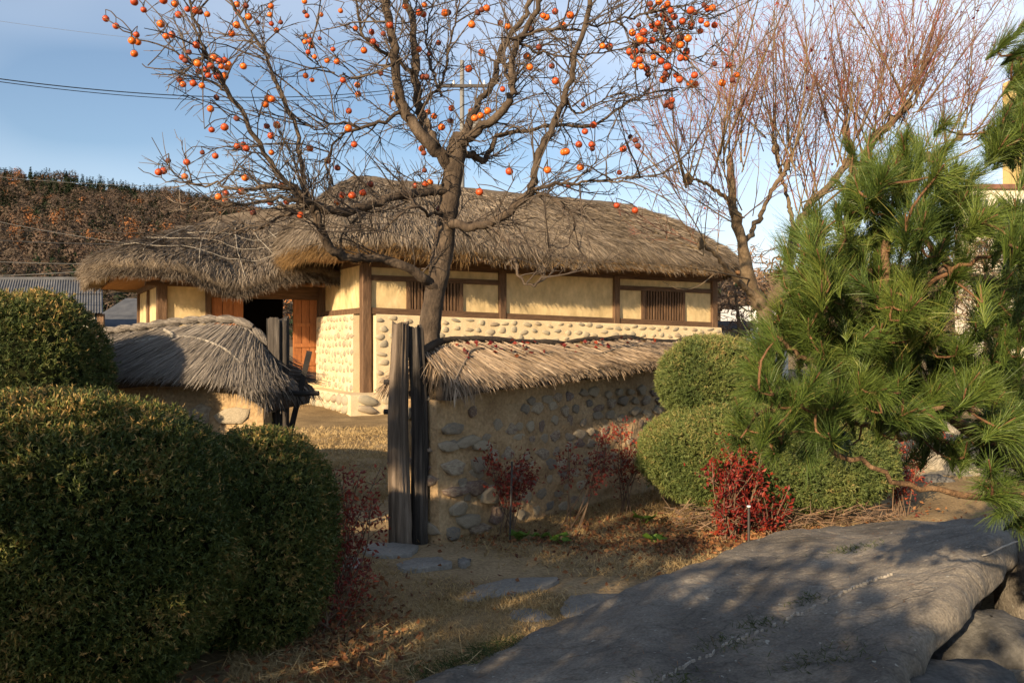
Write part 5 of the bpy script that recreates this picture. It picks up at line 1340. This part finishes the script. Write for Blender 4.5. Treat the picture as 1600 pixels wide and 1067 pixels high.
        pcs.append(strands(p, D, Ln, .0015, seg=2, var=v, bend=np.array([0, 0, -.02]) + .012 * gg.normal(size=(K, 3)) + .012 * gg.normal(size=3), taper=.35))
    # dead brown needles caught in the fork
    c = at(1415, 478, 2.4)
    for _ in range(5):
        K2 = 45; p = c + gg.normal(size=(K2, 3)) * [.06, .04, .03]
        pcs.append(strands(p, gg.normal(size=(K2, 3)) * [1, .5, .35], .10, .0016, seg=2, var=np.full(K2, 1.0), bend=np.array([0, 0, -.03])))
    tag(build('needles', pcs, M['needle'], root), kind='stuff')
pine()

# ================================================================ CLIPPED YEWS
def yew(name, label, blobs, nspr, mat, seed, needle=.028, wid=.006, base=None, group='clipped yew shrubs', expo=2.4, K=9, stems=True, tipbias=.0, one_crown=False):
    gg = np.random.default_rng(seed)
    c0 = np.array(blobs[0][0], float)
    root = empty(name, (c0[0], c0[1], float(gz(c0[0], c0[1])))); tag(root, label, 'shrub', group)
    def surf(U, c, s, sd):
        q = U / (np.abs(U) ** expo).sum(-1, keepdims=True) ** (1 / expo)
        r = 1 + .05 * wob(U, 3.2, sd) + .022 * wob(U, 9, sd + 1) + .018 * wob(U, 24, sd + 2)
        return np.array(c) + q * r[..., None] * np.array(s)
    area = np.array([(b[1][0] * b[1][1] + b[1][0] * b[1][2] * 2) for b in blobs]); share = area / area.sum()
    for bi, (c, s) in enumerate(blobs):
        n, k = 18, 30
        th = np.linspace(.01, math.pi - .01, n); ph = np.arange(k) * 6.283 / k
        U = np.stack([np.sin(th)[:, None] * np.cos(ph), np.sin(th)[:, None] * np.sin(ph), np.cos(th)[:, None] * np.ones(k)], -1)
        core = surf(U, c, np.array(s) * .93, seed + bi)
        ns = int(nspr * share[bi])
        U = unit(gg.normal(size=(ns * 2, 3)))
        keep = (U[:, 1] < .45) | (U[:, 2] > .3); U = U[keep][:ns]; ns = len(U)
        p = surf(U, c, s, seed + bi)
        inside = np.zeros(ns, bool)
        for bj, (c2, s2) in enumerate(blobs):
            if bj != bi: inside |= (np.abs((p - np.array(c2)) / (np.array(s2) * .93)) ** expo).sum(-1) < 1
        p = p[~inside]; U = U[~inside]; ns = len(p)
        nrm = unit(U / np.array(s))
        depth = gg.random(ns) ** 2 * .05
        p = p - nrm * depth[:, None]
        sd_ = unit(nrm * .8 + [0, 0, .35] + .55 * gg.normal(size=(ns, 3)))
        # sprays: K needles around each little shoot
        shoot_l = gg.uniform(.02, .065, ns)
        u = gg.random((ns, K))
        pp = p[:, None] + sd_[:, None] * (u * shoot_l[:, None])[..., None]
        dd = sd_[:, None] * .75 + .75 * unit(gg.normal(size=(ns, K, 3)))
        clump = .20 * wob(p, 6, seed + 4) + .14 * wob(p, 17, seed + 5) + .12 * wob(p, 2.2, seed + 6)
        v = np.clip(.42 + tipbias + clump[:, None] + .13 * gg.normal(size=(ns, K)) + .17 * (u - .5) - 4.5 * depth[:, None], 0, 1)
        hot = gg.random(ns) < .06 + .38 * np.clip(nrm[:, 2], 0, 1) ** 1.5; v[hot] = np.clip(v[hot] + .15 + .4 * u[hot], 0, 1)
        leaf = strands(pp.reshape(-1, 3), dd.reshape(-1, 3), needle * gg.uniform(.6, 1.2, ns * K), wid * gg.uniform(.7, 1.3, ns * K), seg=1, var=v.ravel())
        cr = build('crown', [(core.reshape(-1, 3), grid_faces(n, k, True), .3)], M['yew_core'], root, smooth=True)
        tag(build('foliage', [leaf], mat, cr, root=root), kind='stuff')
        ng = 170                                                 # stray unclipped shoots
        i_ = gg.integers(0, ns, ng); q0 = p[i_]; sdir = unit(nrm[i_] * .6 + [0, 0, .6] + .4 * gg.normal(size=(ng, 3))); sl = gg.uniform(.04, .10, ng); K3 = 12
        u3 = gg.random((ng, K3)); p3 = q0[:, None] + sdir[:, None] * (u3 * sl[:, None])[..., None]
        d3_ = sdir[:, None] * .7 + .7 * unit(gg.normal(size=(ng, K3, 3)))
        tag(build('stray_shoots', [strands(p3.reshape(-1, 3), d3_.reshape(-1, 3), needle * .9, wid * .8, seg=1, var=np.clip(.45 + .35 * u3 + .1 * gg.normal(size=(ng, K3)), 0, 1).ravel()), strands(q0, sdir, sl, .003, seg=1, var=np.full(ng, .9))], mat, cr, root=root), kind='stuff')
    if stems:
        for k in range(5):
            a = gg.uniform(0, 6.28); g0 = c0 + [.1 * math.cos(a), .1 * math.sin(a), 0]; g0[2] = float(gz(c0[0], c0[1])) - .05
            b_, s_ = blobs[0]
            e_ = np.array(b_) + [math.cos(a) * s_[0] * .5, math.sin(a) * s_[1] * .5, 0]
            build('stem', tube(spline(np.array([g0, (g0 + e_) / 2 + gg.normal(size=3) * .05, e_]), 8), np.linspace(.035, .018, 8), 6, rough=.2), M['maple_bark'], root, smooth=True)
    return root
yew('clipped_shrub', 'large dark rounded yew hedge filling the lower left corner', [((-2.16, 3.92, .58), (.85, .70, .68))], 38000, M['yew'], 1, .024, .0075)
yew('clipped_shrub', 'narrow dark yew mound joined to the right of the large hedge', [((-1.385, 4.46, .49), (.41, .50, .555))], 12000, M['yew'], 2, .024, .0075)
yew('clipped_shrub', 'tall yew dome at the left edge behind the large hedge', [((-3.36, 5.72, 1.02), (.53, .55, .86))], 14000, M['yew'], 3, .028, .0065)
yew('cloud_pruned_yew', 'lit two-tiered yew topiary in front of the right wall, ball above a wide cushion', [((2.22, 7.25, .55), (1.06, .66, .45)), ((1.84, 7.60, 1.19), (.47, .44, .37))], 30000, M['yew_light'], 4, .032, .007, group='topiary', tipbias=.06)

_y = [o for o in bpy.data.objects if o.name == 'cloud_pruned_yew'][0]
n = 900; x = rng.uniform(1.3, 3.1, n); P = np.stack([x, 6.72 + .10 * rng.normal(size=n) + .12 * np.abs(x - 2.2), .04 + .16 * rng.random(n)], -1)
tag(build('dead_twigs', [strands(P, rng.normal(size=(n, 3)) * [1, .6, .35] + [.3, -.2, .1], rng.uniform(.06, .22, n), .006, seg=2)], M['bare_bush'], _y), kind='stuff')
# ================================================================ RED SHRUBS
def red_shrub(name, label, base, h, w, nst, nleaf, mat, seed, leafs=.03, stemvar=.5, low=.25, group='red-leaved shrubs'):
    gg = np.random.default_rng(seed)
    b = np.array([base[0], base[1], float(gz(base[0], base[1])) + (base[2] if len(base) > 2 else 0)])
    root = empty(name, b); tag(root, label, 'shrub', group)
    tips, st = [], []
    for k in range(nst):
        a = gg.uniform(0, 6.283); ro = w * math.sqrt(gg.random()) * .95
        e_ = b + [ro * math.cos(a), ro * math.sin(a) * .8, h * gg.uniform(.6, 1.0)]
        m1 = b + (e_ - b) * .45 + [.0, 0, h * .06] + gg.normal(size=3) * .04
        S_ = spline(np.array([b + gg.normal(size=3) * [.04, .04, 0], m1, e_]), 9)
        build('stem', tube(S_, np.linspace(.0055, .0025, 9), 5, var=gg.random(), cap=False), M['shrub_stem'], root)
        for q in range(7):
            u = gg.uniform(low, 1); p0 = S_[min(8, int(u * 8))]
            p1 = p0 + unit((p0 - b) * [1, 1, .4] + gg.normal(size=3) * .3 + [0, 0, .15]) * gg.uniform(.06, .22) * h
            st += tube(np.array([p0, (p0 + p1) / 2 + gg.normal(size=3) * .008, p1]), [.0032, .0026, .0016], 3, var=gg.random(), cap=False)
            tips += [p1, (p0 + p1) / 2]
        tips.append(e_)
    tag(build('twigs', st, M['shrub_stem'], root), kind='stuff')
    T = np.array(tips)
    P = T[gg.integers(0, len(T), nleaf)] + .03 * gg.normal(size=(nleaf, 3))
    D = gg.normal(size=(nleaf, 3)) + [0, 0, .35]
    v = np.clip(.45 + .22 * gg.normal(size=nleaf) + .2 * wob(P, 6, seed), 0, 1)
    tag(build('foliage', [leaves(P, D, leafs * gg.uniform(.6, 1.3, nleaf), leafs * .5 * gg.uniform(.6, 1.3, nleaf), v)], mat, root), kind='stuff')
red_shrub('red_shrub', 'red-brown shrub squeezed between the left hedge and the gate opening', (-1.02, 5.05), .80, .30, 14, 1300, M['red_leaf'], 1, .033)
red_shrub('red_shrub', 'low dark shrub in the shade at the foot of the left hedge', (-.98, 4.45), .42, .26, 10, 500, M['red_leaf'], 2, .03)
red_shrub('red_shrub', 'dark crimson shrub at the stony end of the right wall', (0.0, 6.75), .72, .27, 8, 800, M['red_leaf'], 3, .04, low=.55)
red_shrub('red_shrub', 'sparse tan-stemmed red shrub in the middle of the right wall', (.53, 6.95), .80, .32, 7, 560, M['red_leaf'], 4, .035, low=.5)
red_shrub('red_shrub', 'red shrub against the right wall next to the topiary', (1.02, 7.55), .82, .30, 8, 700, M['red_leaf'], 5, .035, low=.45)
red_shrub('red_shrub', 'bright scarlet shrub in front of the lit topiary', (1.68, 6.48), .74, .30, 18, 1500, M['red_leaf_bright'], 6, .042, low=.15)
red_shrub('red_shrub', 'small scarlet shrub right of the black stake', (2.02, 6.55), .40, .17, 8, 380, M['red_leaf_bright'], 7, .045, low=.2)
red_shrub('red_shrub', 'dim purple-brown shrub right of the topiary by the rockery', (3.38, 7.25), .80, .32, 14, 1500, M['red_leaf'], 8, .035)

# ================================================================ GREEN WEEDS, STAKE
def weed(label, base, s, n, seed):
    gg = np.random.default_rng(seed)
    b = np.array([base[0], base[1], float(gz(*base))]); root = empty('weed', b); tag(root, label, 'plant', 'green weeds along the right wall')
    for k in range(n):
        a = 6.283 * k / n + gg.normal() * .3; D = np.array([math.cos(a), math.sin(a), gg.uniform(.5, 1.6)]); L_ = s * gg.uniform(.6, 1.1)
        stem = b + unit(D) * L_ * .6
        m_, kk = 5, 10
        e1 = unit(np.array([math.cos(a), math.sin(a), .9 - gg.random() * 1.3])); e2 = unit(np.cross([0, 0, 1], e1)); nn = np.cross(e1, e2)
        ang = np.arange(kk) * 6.283 / kk
        rad = L_ * .30 * (1 + .12 * np.cos(5 * ang))
        ring = stem + (np.cos(ang) * rad)[:, None] * e1 + (np.sin(ang) * rad)[:, None] * e2 + nn * (.05 * L_ * np.cos(2 * ang))[:, None]
        V = np.vstack([ring, [stem - nn * .04 * L_]])
        lf = build('leaf', [(V, np.array([[i, (i + 1) % kk, kk] for i in range(kk)]), gg.uniform(.2, .9))], M['weed'], root, smooth=True)
        build('stalk', tube(np.array([b, stem]), .003, 4, cap=False), M['weed'], lf, root=root)
weed('bright lime-green weed lit in front of the right wall', (.38, 6.45), .16, 7, 1)
weed('dark green weed under the crimson shrub', (.05, 6.52), .14, 7, 2)
weed('green weed beside the bright lime one', (.22, 6.55), .12, 6, 3)
weed('green weed at the foot of the red shrub next to the topiary', (1.12, 7.05), .17, 7, 4)
weed('drooping green weed at the edge of the topiary bed', (1.10, 6.45), .15, 6, 5)
zs = float(gz(1.70, 5.98))
stk = empty('garden_stake', (1.70, 5.98, zs)); tag(stk, 'thin black metal stake with a pale cap in front of the scarlet shrub', 'stake')
build('rod', tube(np.array([[1.70, 5.98, zs - .1], [1.702, 5.98, zs + .36]]), .010, 8), M['iron'], stk)
build('cap', tube(np.array([[1.702, 5.98, zs + .362], [1.702, 5.98, zs + .372]]), .014, 8), M['white_paint'], stk)
zs = float(gz(0, 6.5))
tag(build('garden_stake', tube(np.array([[-.02, 6.48, zs - .1], [-.0, 6.5, zs + .62]]), .009, 6), M['iron'], origin=(0, 6.48, zs)), 'thin black stake in the crimson shrub by the wall', 'stake')

# ================================================================ DRY GRASS, FALLEN LEAVES
def in_poly(x, y, poly):
    r = np.zeros(x.shape, bool); n = len(poly)
    for i in range(n):
        (x1, y1), (x2, y2) = poly[i], poly[(i + 1) % n]
        c = ((y1 > y) != (y2 > y)) & (x < (x2 - x1) * (y - y1) / (y2 - y1 + 1e-12) + x1); r ^= c
    return r
n = 330000
yy = 3.5 + 9.5 * rng.random(n) ** 1.8; xx = yy * rng.uniform(-.34, .42, n)
dn = wob(np.stack([xx, yy, 0 * xx], -1), 2.2, 31) + .6 * wob(np.stack([xx, yy, 0 * xx], -1), 7, 32)
pdv = path_d(xx, yy) + .16 * wob(np.stack([xx, yy, 0 * xx], -1), 3.5, 5)
ok = ~in_poly(xx, yy, FP) & (rng.random(n) < np.clip((pdv - .30) / .35, .02, 1)) & (rng.random(n) < np.clip(.72 + .4 * dn, .1, 1))
lw = (xx - (-.66)) * .69 - (yy - 6.72) * .72
xx, yy = xx[ok], yy[ok]; n = len(xx)
P = np.stack([xx, yy, gz(xx, yy) - .006], -1)
D = rng.normal(size=(n, 3)) * [.8, .8, .25] + [0, 0, .55]
v = np.clip(.5 + .2 * rng.normal(size=n) + .25 * wob(P, 1.6, 40), 0, .97); v[rng.random(n) < .012] = 1
tag(build('dry_grass', [strands(P, D, rng.uniform(.02, .06, n) * (1 + .05 * (yy - 4)), .0042 + .0011 * (yy - 3), seg=1, var=v)], M['grass']), 'short straw-coloured dry lawn', 'grass', kind='stuff')
def scatter(cx, cy, sx, sy, n, size, mat, name, label, cat, lift=.012):
    x = cx + sx * rng.normal(size=n); y = cy + sy * rng.normal(size=n)
    return x, y
lx, ly = [], []
for cx, cy, sx, sy, n in ((1.5, 6.3, .45, .16, 900), (2.3, 6.55, .4, .12, 500), (1.0, 6.9, .35, .3, 350), (.3, 6.5, .4, .2, 260), (-.85, 4.35, .16, .35, 500), (-.75, 3.95, .2, .2, 300), (-1.0, 5.0, .2, .3, 250), (.2, 5.4, 1.2, 1.0, 120), (-1.4, 3.6, .5, .2, 300), (1.2, 6.4, .6, .4, 400), (3.0, 7.4, .5, .4, 250)):
    lx.append(cx + sx * rng.normal(size=n)); ly.append(cy + sy * rng.normal(size=n))
lx, ly = np.concatenate(lx), np.concatenate(ly); ok = ~in_poly(lx, ly, FP); lx, ly = lx[ok], ly[ok]; n = len(lx)
P = np.stack([lx, ly, gz(lx, ly) + rng.uniform(.005, .035, n)], -1)
tag(build('fallen_leaves', [leaves(P, rng.normal(size=(n, 3)) * [1, 1, .45], rng.uniform(.025, .055, n), rng.uniform(.014, .034, n))], M['fallen']), 'orange and brown fallen leaves under the shrubs', 'leaves', kind='stuff')
# leaves that dropped on the right wall's straw and on the topiary
_, cap, S, d3, n3, L = WR
u_ = rng.uniform(.3, 3.2, 70); q_ = rng.uniform(.1, .6, 70)
P = S(u_, q_) + [0, 0, .045]
tag(build('fallen_leaves', [leaves(P, rng.normal(size=(70, 3)) * [1, 1, .3], .05, .04)], M['red_leaf_bright']), 'red maple leaves lying on the right wall thatch', 'leaves', kind='stuff')
# straw litter at the foot of the hedge
n = 1600; x = -.85 + .26 * rng.normal(size=n); y = 4.1 + .26 * rng.normal(size=n)
tag(build('straw_litter', [strands(np.stack([x, y, gz(x, y) + .02 * rng.random(n)], -1), rng.normal(size=(n, 3)) * [1, 1, .3] + [0, 0, .2], rng.uniform(.04, .12, n), .004, seg=2)], M['grass']), 'tangle of dry stalks at the foot of the left hedge', 'litter', kind='stuff')
# tufts on the boulder
for px, py, s_, n, lab in ((1335, 857, .05, 260, 'round grass tuft on the far crest of the boulder'), (1262, 936, .035, 120, 'small grass tuft in the middle of the boulder'), (1185, 975, .05, 160, 'thin grass tuft left of the mineral line'), (1135, 1003, .05, 200, 'grass tuft touching the mineral line'), (1285, 1030, .07, 260, 'wispy grass tuft near the lower edge of the boulder'), (1060, 1063, .05, 200, 'grass tuft at the bottom end of the mineral line')):
    c = on_rock(px, py); x = c[0] + s_ * rng.normal(size=n) * 1.5; y = c[1] + s_ * rng.normal(size=n); P = np.stack([x, y, rock_top(x, y) - .004], -1)
    tag(build('grass_tuft', [strands(P, rng.normal(size=(n, 3)) * [.7, .7, .2] + [0, 0, .35], rng.uniform(.015, .05, n), .0032, seg=2)], M['grass_green'], origin=c), lab, 'grass', 'grass tufts on the boulder', 'stuff')
n = 1500; t_ = rng.random(n); x = -.62 + 1.1 * t_ + .04 * rng.normal(size=n); y = 3.72 + .95 * t_ + .06 * rng.normal(size=n)
m_ = (t_ > .15) & (t_ < .62); x, y = x[m_], y[m_]; n = len(x)
tag(build('grass_tuft', [strands(np.stack([x, y, np.maximum(gz(x, y), 0)], -1), rng.normal(size=(n, 3)) * [.6, .6, .2] + [-.2, 0, .6], rng.uniform(.03, .085, n), .003, seg=2, bend=np.array([-.015, 0, -.02]))], M['grass_green']), 'dark green grass fringe along the lower left edge of the boulder', 'grass', kind='stuff')
# pine needles and chips dropped on the boulder
n = 900; a = rng.random(n); px = rng.uniform(950, 1560, n); py = rng.uniform(860, 1060, n)
x = rng.uniform(-.2, 2.6, n); y = rng.uniform(3.0, 5.9, n); ok = in_poly(x, y, RC + (FP - RC) * .9); x, y = x[ok], y[ok]; n = len(x)
tag(build('fallen_needles', [strands(np.stack([x, y, rock_top(x, y) + .004], -1), rng.normal(size=(n, 3)) * [1, 1, .03], rng.uniform(.03, .09, n), .0022, side=np.array([0, 0, 1.0]) + .1 * rng.normal(size=(n, 3)), seg=1)], M['fallen']), 'brown pine needles scattered over the boulder', 'needles', kind='stuff')

# ================================================================ FAR BUILDINGS, CABLES
# corrugated shed, left
D0 = 30.0
p0, p1 = at(-260, 437, D0 + 3), at(160, 490, D0)
sh = empty('corrugated_shed', (at(-40, 500, D0)[0], D0, float(gz(0, D0)))); tag(sh, 'low grey corrugated-roof building with cream walls far left', 'building')
xL, xR = at(-300, 0, D0)[0], at(161, 0, D0)[0]; zE, zT = at(0, 489, D0)[2], at(0, 437, D0 + 3.2)[2]
nx = 420
xs = np.linspace(xL, xR, nx); wv = .018 * np.sin(np.arange(nx) * math.pi / 2.0)
SK = -.50                                             # its plan is skewed, the gable end runs away from view
def skew(V): V = np.array(V, float); V[:, 0] += SK * (V[:, 1] - D0); return V
for j, (ta, tb, dz) in enumerate(((0, .56, 0), (.52, 1.0, .03))):
    rows = [np.column_stack([xs, np.full(nx, D0 + 3.2 * t), zE + (zT - zE) * t + wv + dz]) for t in (ta, tb)]
    build('roof_sheet', [(skew(np.vstack(rows)), grid_faces(2, nx))], M['corrugated'], sh)
def sbox(*a): b_ = box(*a); return (skew(b_[0]), b_[1])
build('ridge_cap', [sbox(xL, xR, D0 + 3.1, D0 + 3.4, zT - .02, zT + .1)], M['dark_roof'], sh)
build('back_roof', [(skew([[xL, D0 + 3.3, zT], [xR, D0 + 3.3, zT], [xR, D0 + 6.5, zE], [xL, D0 + 6.5, zE]]), np.array([[0, 1, 2, 3]]))], M['corrugated'], sh)
build('wall', [sbox(xL + .3, xR - .3, D0 + .4, D0 + 6, 0.0, zE + .02)], M['cream_wall'], sh)
for px in (40, 100, 150):
    x = at(px, 0, D0)[0]; build('post', [box(x - .12, x + .12, D0 + .3, D0 + .42, 0, zE - .02)], M['timber'], sh)
d1 = 36.0
sh2 = empty('dark_roofed_shed', (at(190, 0, d1)[0], d1, float(gz(0, d1)))); tag(sh2, 'dark hipped roof seen between the corrugated shed and the thatched outbuilding', 'building')
a_, b_ = at(110, 0, d1)[0], at(330, 0, d1)[0]; ze_, zt_ = at(0, 520, d1)[2], at(0, 466, d1 + 3)[2]
build('roof', [(np.array([[a_, d1, ze_], [b_, d1, ze_], [b_ - 1, d1 + 3, zt_], [a_ + 1, d1 + 3, zt_], [a_, d1 + 6, ze_], [b_, d1 + 6, ze_]]), np.array([[0, 1, 2, 3], [3, 2, 5, 4]])), (np.array([[a_, d1, ze_], [a_ + 1, d1 + 3, zt_], [a_, d1 + 6, ze_], [b_, d1, ze_], [b_ - 1, d1 + 3, zt_], [b_, d1 + 6, ze_]]), np.array([[0, 1, 2], [3, 4, 5]]))], M['dark_roof'], sh2)
build('wall', [box(a_ + .4, b_ - .4, d1 + .5, d1 + 5.5, 0, ze_ + .05)], M['cream_wall'], sh2)

# buildings at the right
def block(label, px0, px1, py_top, d, storeys, wall, name='apartment_block', cols=8, depth=10, trim=True):
    x0, x1 = at(px0, 0, d)[0], at(px1, 0, d)[0]; zt = at(0, py_top, d)[2]
    rt = empty(name, ((x0 + x1) / 2, d, 0)); tag(rt, label, 'building')
    build('wall', [box(x0, x1, d, d + depth, 0, zt)], wall, rt)
    if trim: build('parapet', [box(x0 - .25, x1 + .25, d - .25, d + depth, zt, zt + .35)], M['trim'], rt)
    sh_ = (zt - .6) / storeys; w_ = (x1 - x0) / cols
    for s in range(storeys):
        for c in range(cols):
            xa_, za_ = x0 + w_ * (c + .22), .6 + sh_ * s + sh_ * .28
            f = build('window', [box(xa_, xa_ + w_ * .56, d - .05, d - .003, za_, za_ + sh_ * .5)], M['white_paint'], rt)
            for h in (0, 1):
                q0 = xa_ + .08 + h * (w_ * .28 - .02); build('pane', [box(q0, q0 + w_ * .28 - .12, d - .075, d - .052, za_ + .08, za_ + sh_ * .5 - .08)], M['glass'], f, root=rt)
block('cream building with square windows showing behind the pine at the right', 1520, 1760, 296, 62, 4, M['cream_wall'], depth=2.5)
block('narrow yellow tower glimpsed through the top of the pine', 1592, 1670, 118, 120, 12, M['yellow_wall'], 'tower_block', 3, 4, False)
# white shed and dark roof past the house end
d2 = 27.0
ws = empty('white_shed', (at(1165, 0, d2)[0], d2, float(gz(0, d2)))); tag(ws, 'small white-walled shed with dark roof past the right end of the house', 'building')
x0, x1, x2 = at(1108, 0, d2)[0], at(1172, 0, d2)[0], at(1230, 0, d2)[0]
build('wall', [box(x0, x2, d2, d2 + 4, 0, at(0, 515, d2)[2])], M['white_paint'], ws)
build('annex_wall', [box(x1 + .2, x2 + .3, d2 + .8, d2 + 4.6, 0, at(0, 476, d2)[2])], M['white_paint'], ws)
build('roof', [box(x0 - .3, x1 + .1, d2 - .4, d2 + 4.2, at(0, 514, d2)[2], at(0, 502, d2)[2])], M['dark_roof'], ws)
build('door', [box(x0 + .7, x0 + 1.2, d2 - .03, d2 - .003, 0, at(0, 517, d2)[2])], M['glass'], ws)

def bare_tree(label, px, d, h, w, seed, n=700, mat='bare_bush', name='bare_tree', up=.6):
    gg = np.random.default_rng(seed)
    b = at(px, 0, d); b[2] = float(gz(b[0], b[1])); root = empty(name, b); tag(root, label, 'tree', 'bare trees past the house')
    tr = spline(np.array([b, b + [.1, 0, h * .35], b + [-.05, 0, h * .7]]), 10)
    build('trunk', tube(tr, np.linspace(.10, .03, 10) * h / 4, 7, rough=.15), M['maple_bark'], root, smooth=True)
    u = unit(gg.normal(size=(n, 3))) * (gg.random((n, 1)) ** .4); T = b + [0, 0, h * .62] + u * [w, w, h * .40]
    P, par, order = grow(tr[3:], T)
    cnt = np.zeros(len(P)); tw = []
    for i in order[::-1]:
        cnt[i] += 1
        cnt[par[i]] += cnt[i] if par[i] >= 0 else 0
    for i in order:
        r = min(.035, .006 + .0035 * math.sqrt(cnt[i])); tw += tube(np.array([P[par[i]], (P[par[i]] + P[i]) / 2 + gg.normal(size=3) * .03, P[i]]), [r, r * .9, r * .7], 3, var=gg.random(), cap=False)
    tag(build('twigs', tw, M[mat], root), kind='stuff')
bare_tree('bare brown tree right behind the end of the thatched house', 1150, 23, 4.0, 1.3, 1)
bare_tree('bare brown tree above the white shed', 1215, 25, 4.4, 1.5, 2)
bare_tree('bare brown tree between shed and pine', 1285, 24, 4.4, 1.6, 3)
bare_tree('bare brown tree behind the pine needles', 1390, 26, 4.6, 1.8, 4)
bare_tree('bare brown tree in front of the cream building', 1540, 30, 6.2, 2.4, 5, 1500)
bare_tree('wide bare tree at the right edge before the cream building', 1620, 27, 6.0, 2.4, 6, 1500)
bare_tree('low bare tree left of the cream building', 1470, 28, 4.6, 2.0, 7, 1000)

# utility pole behind the house and the cables to it
dp = 30.0
up = empty('utility_pole', (at(722, 0, dp)[0], dp, .3)); tag(up, 'grey concrete utility pole behind the persimmon branches', 'utility pole')
zt = at(0, 95, dp)[2]; xp = at(722, 0, dp)[0]
build('pole', tube(np.array([[xp, dp, .2], [xp, dp, zt]]), [.11, .075], 12), M['concrete'], up, smooth=True)
build('crossarm', [box(xp - .9, xp + .9, dp - .16, dp - .06, zt - 1.0, zt - .9)], M['iron'], up)
build('transformer', tube(np.array([[xp + .45, dp - .1, zt - 2.6], [xp + .45, dp - .1, zt - 1.8]]), .24, 14), M['concrete'], up, smooth=True)
for k in (-.8, -.3, .3, .8): build('insulator', tube(np.array([[xp + k, dp - .11, zt - .9], [xp + k, dp - .11, zt - .75]]), [.05, .03], 8), M['white_paint'], up)
def cable(label, A, B, sag, r, mat='cable'):
    t = np.linspace(0, 1, 40)[:, None]; P = A + (B - A) * t; P[:, 2] -= sag * 4 * (t * (1 - t))[:, 0]
    tag(build('cable', tube(P, r, 5), M[mat], origin=A), label, 'cable', 'overhead cables')
pt = np.array([xp, dp - .12, zt])
cable('upper of the two thick black cables across the sky at left', at(-420, 52, 16), pt - [.3, 0, .75], .9, .013)
cable('lower of the two thick black cables across the sky at left', at(-420, 54, 16), pt - [.3, 0, .86], .93, .010)
cable('faint wire crossing the sky top left above the black cables', at(-300, -20, 40), at(720, 95, dp), .6, .006, 'cable_grey')
cable('faint grey wire just above the hill crest', at(-200, 250, 34), pt - [0, 0, 4.0], .8, .008, 'cable_grey')
cable('thick dark cable crossing the middle of the hill', at(-200, 360, 26), at(420, 376, 26), .25, .018)
cable('thin dark wire above the thick hill cable', at(-200, 345, 30), at(420, 362, 30), .2, .010)
cable('thin wire low across the hill', at(-200, 398, 28), at(420, 408, 28), .2, .011, 'cable_grey')
cable('pale wire running just above the corrugated roof', at(-200, 432, 26), at(200, 419, 22), .1, .010, 'cable_grey')
o_ = RF2.P(np.array(-2.95), np.array(.62)); c_, s_ = math.cos(HROT), math.sin(HROT)
tip = np.array([-2.67 + c_ * o_[0] - s_ * o_[1], 15.3 + s_ * o_[0] + c_ * o_[1], HZ + o_[2]])
cable('pale slanting wire coming down to the outbuilding roof', at(-200, 297, 18), tip, .12, .006, 'cable_grey')
for k, (y1, y2) in enumerate(((150, 196), (166, 212), (180, 226))):
    cable(('top', 'middle', 'bottom')[k] + ' thin wire of three running right from the utility pole', pt - [0, 0, 1.0 + .3 * k], at(1330, 200 + 14 * k, 42), .4, .010, 'cable_grey')

# ================================================================ UNSEEN TREES ADDED BEHIND THE CAMERA (placed to shade the foreground)
def shade_tree(label, x, y, h, r, z0, n, seed, size=.16):
    gg = np.random.default_rng(seed)
    root = empty('added_shade_tree', (x, y, 0)); tag(root, label, 'tree', 'unseen evergreens added for shade')
    build('trunk', tube(spline(np.array([[x, y, -.1], [x + .05, y, h * .4], [x - .05, y + .05, h * .9]]), 12), np.linspace(.14, .04, 12), 8, rough=.1), M['pine_bark'], root, smooth=True)
    u = unit(gg.normal(size=(n, 3))) * (gg.random((n, 1)) ** .45)
    c = np.array([x, y, (z0 + h) / 2]); P = c + u * [r, r, (h - z0) / 2]
    P = P[wob(P, 2.6, seed) > -.42]
    sv = np.array([SUN_AZ[0] * math.cos(SUN_EL), SUN_AZ[1] * math.cos(SUN_EL), math.sin(SUN_EL)])
    for tx, ty, tz, hr_ in SUN_GAPS:                        # crowns cut open along the sun's path to let flecks of sun through
        d_ = P - np.array([tx, ty, tz]); d_ = d_ - (d_ @ sv)[:, None] * sv
        P = P[np.linalg.norm(d_, axis=1) > hr_ * (1 + .35 * wob(P, 7, seed + 1))]
    n = len(P)
    tag(build('crown', [leaves(P, gg.normal(size=(n, 3)), size * gg.uniform(.6, 1.3, n), size * .6 * gg.uniform(.6, 1.3, n))], M['conifer'], root), kind='stuff')
SUN_GAPS = [(-.78, 4.05, 0, .20), (-.55, 4.35, 0, .12), (-.45, 5.75, 0, .08), (1.15, 4.95, .2, .09), (1.7, 5.3, .35, .10), (2.3, 5.3, .45, .13), (1.3, 5.5, .15, .07), (1.2, 4.2, .3, .07)]
SHADE = [(-4.4, -1.7, 3.75, 1.25, .3, 5600, 1), (-2.9, -2.2, 3.35, 1.0, .4, 4200, 2), (-1.2, -3.2, 3.4, 1.0, .5, 3600, 3), (-7.0, -.6, 3.4, 1.4, .3, 5200, 4), (-2.0, -2.7, 3.05, .8, .4, 2600, 5), (-5.75, -1.9, 4.58, 1.0, 4.10, 2000, 6)]  # unseen occluders; the last, a flat crown, is added to shade the right wall
for k, a_ in enumerate(SHADE):
    shade_tree(('broad unseen evergreen added for shade, left behind the camera', 'slim unseen evergreen added for shade behind the camera', 'tall unseen evergreen added for shade behind the camera to the right', 'unseen evergreen added for shade, far left behind the camera', 'small unseen evergreen added for shade between two others behind the camera', 'unseen umbrella-crowned pine added to shade the right wall, left behind the camera')[k], *a_)
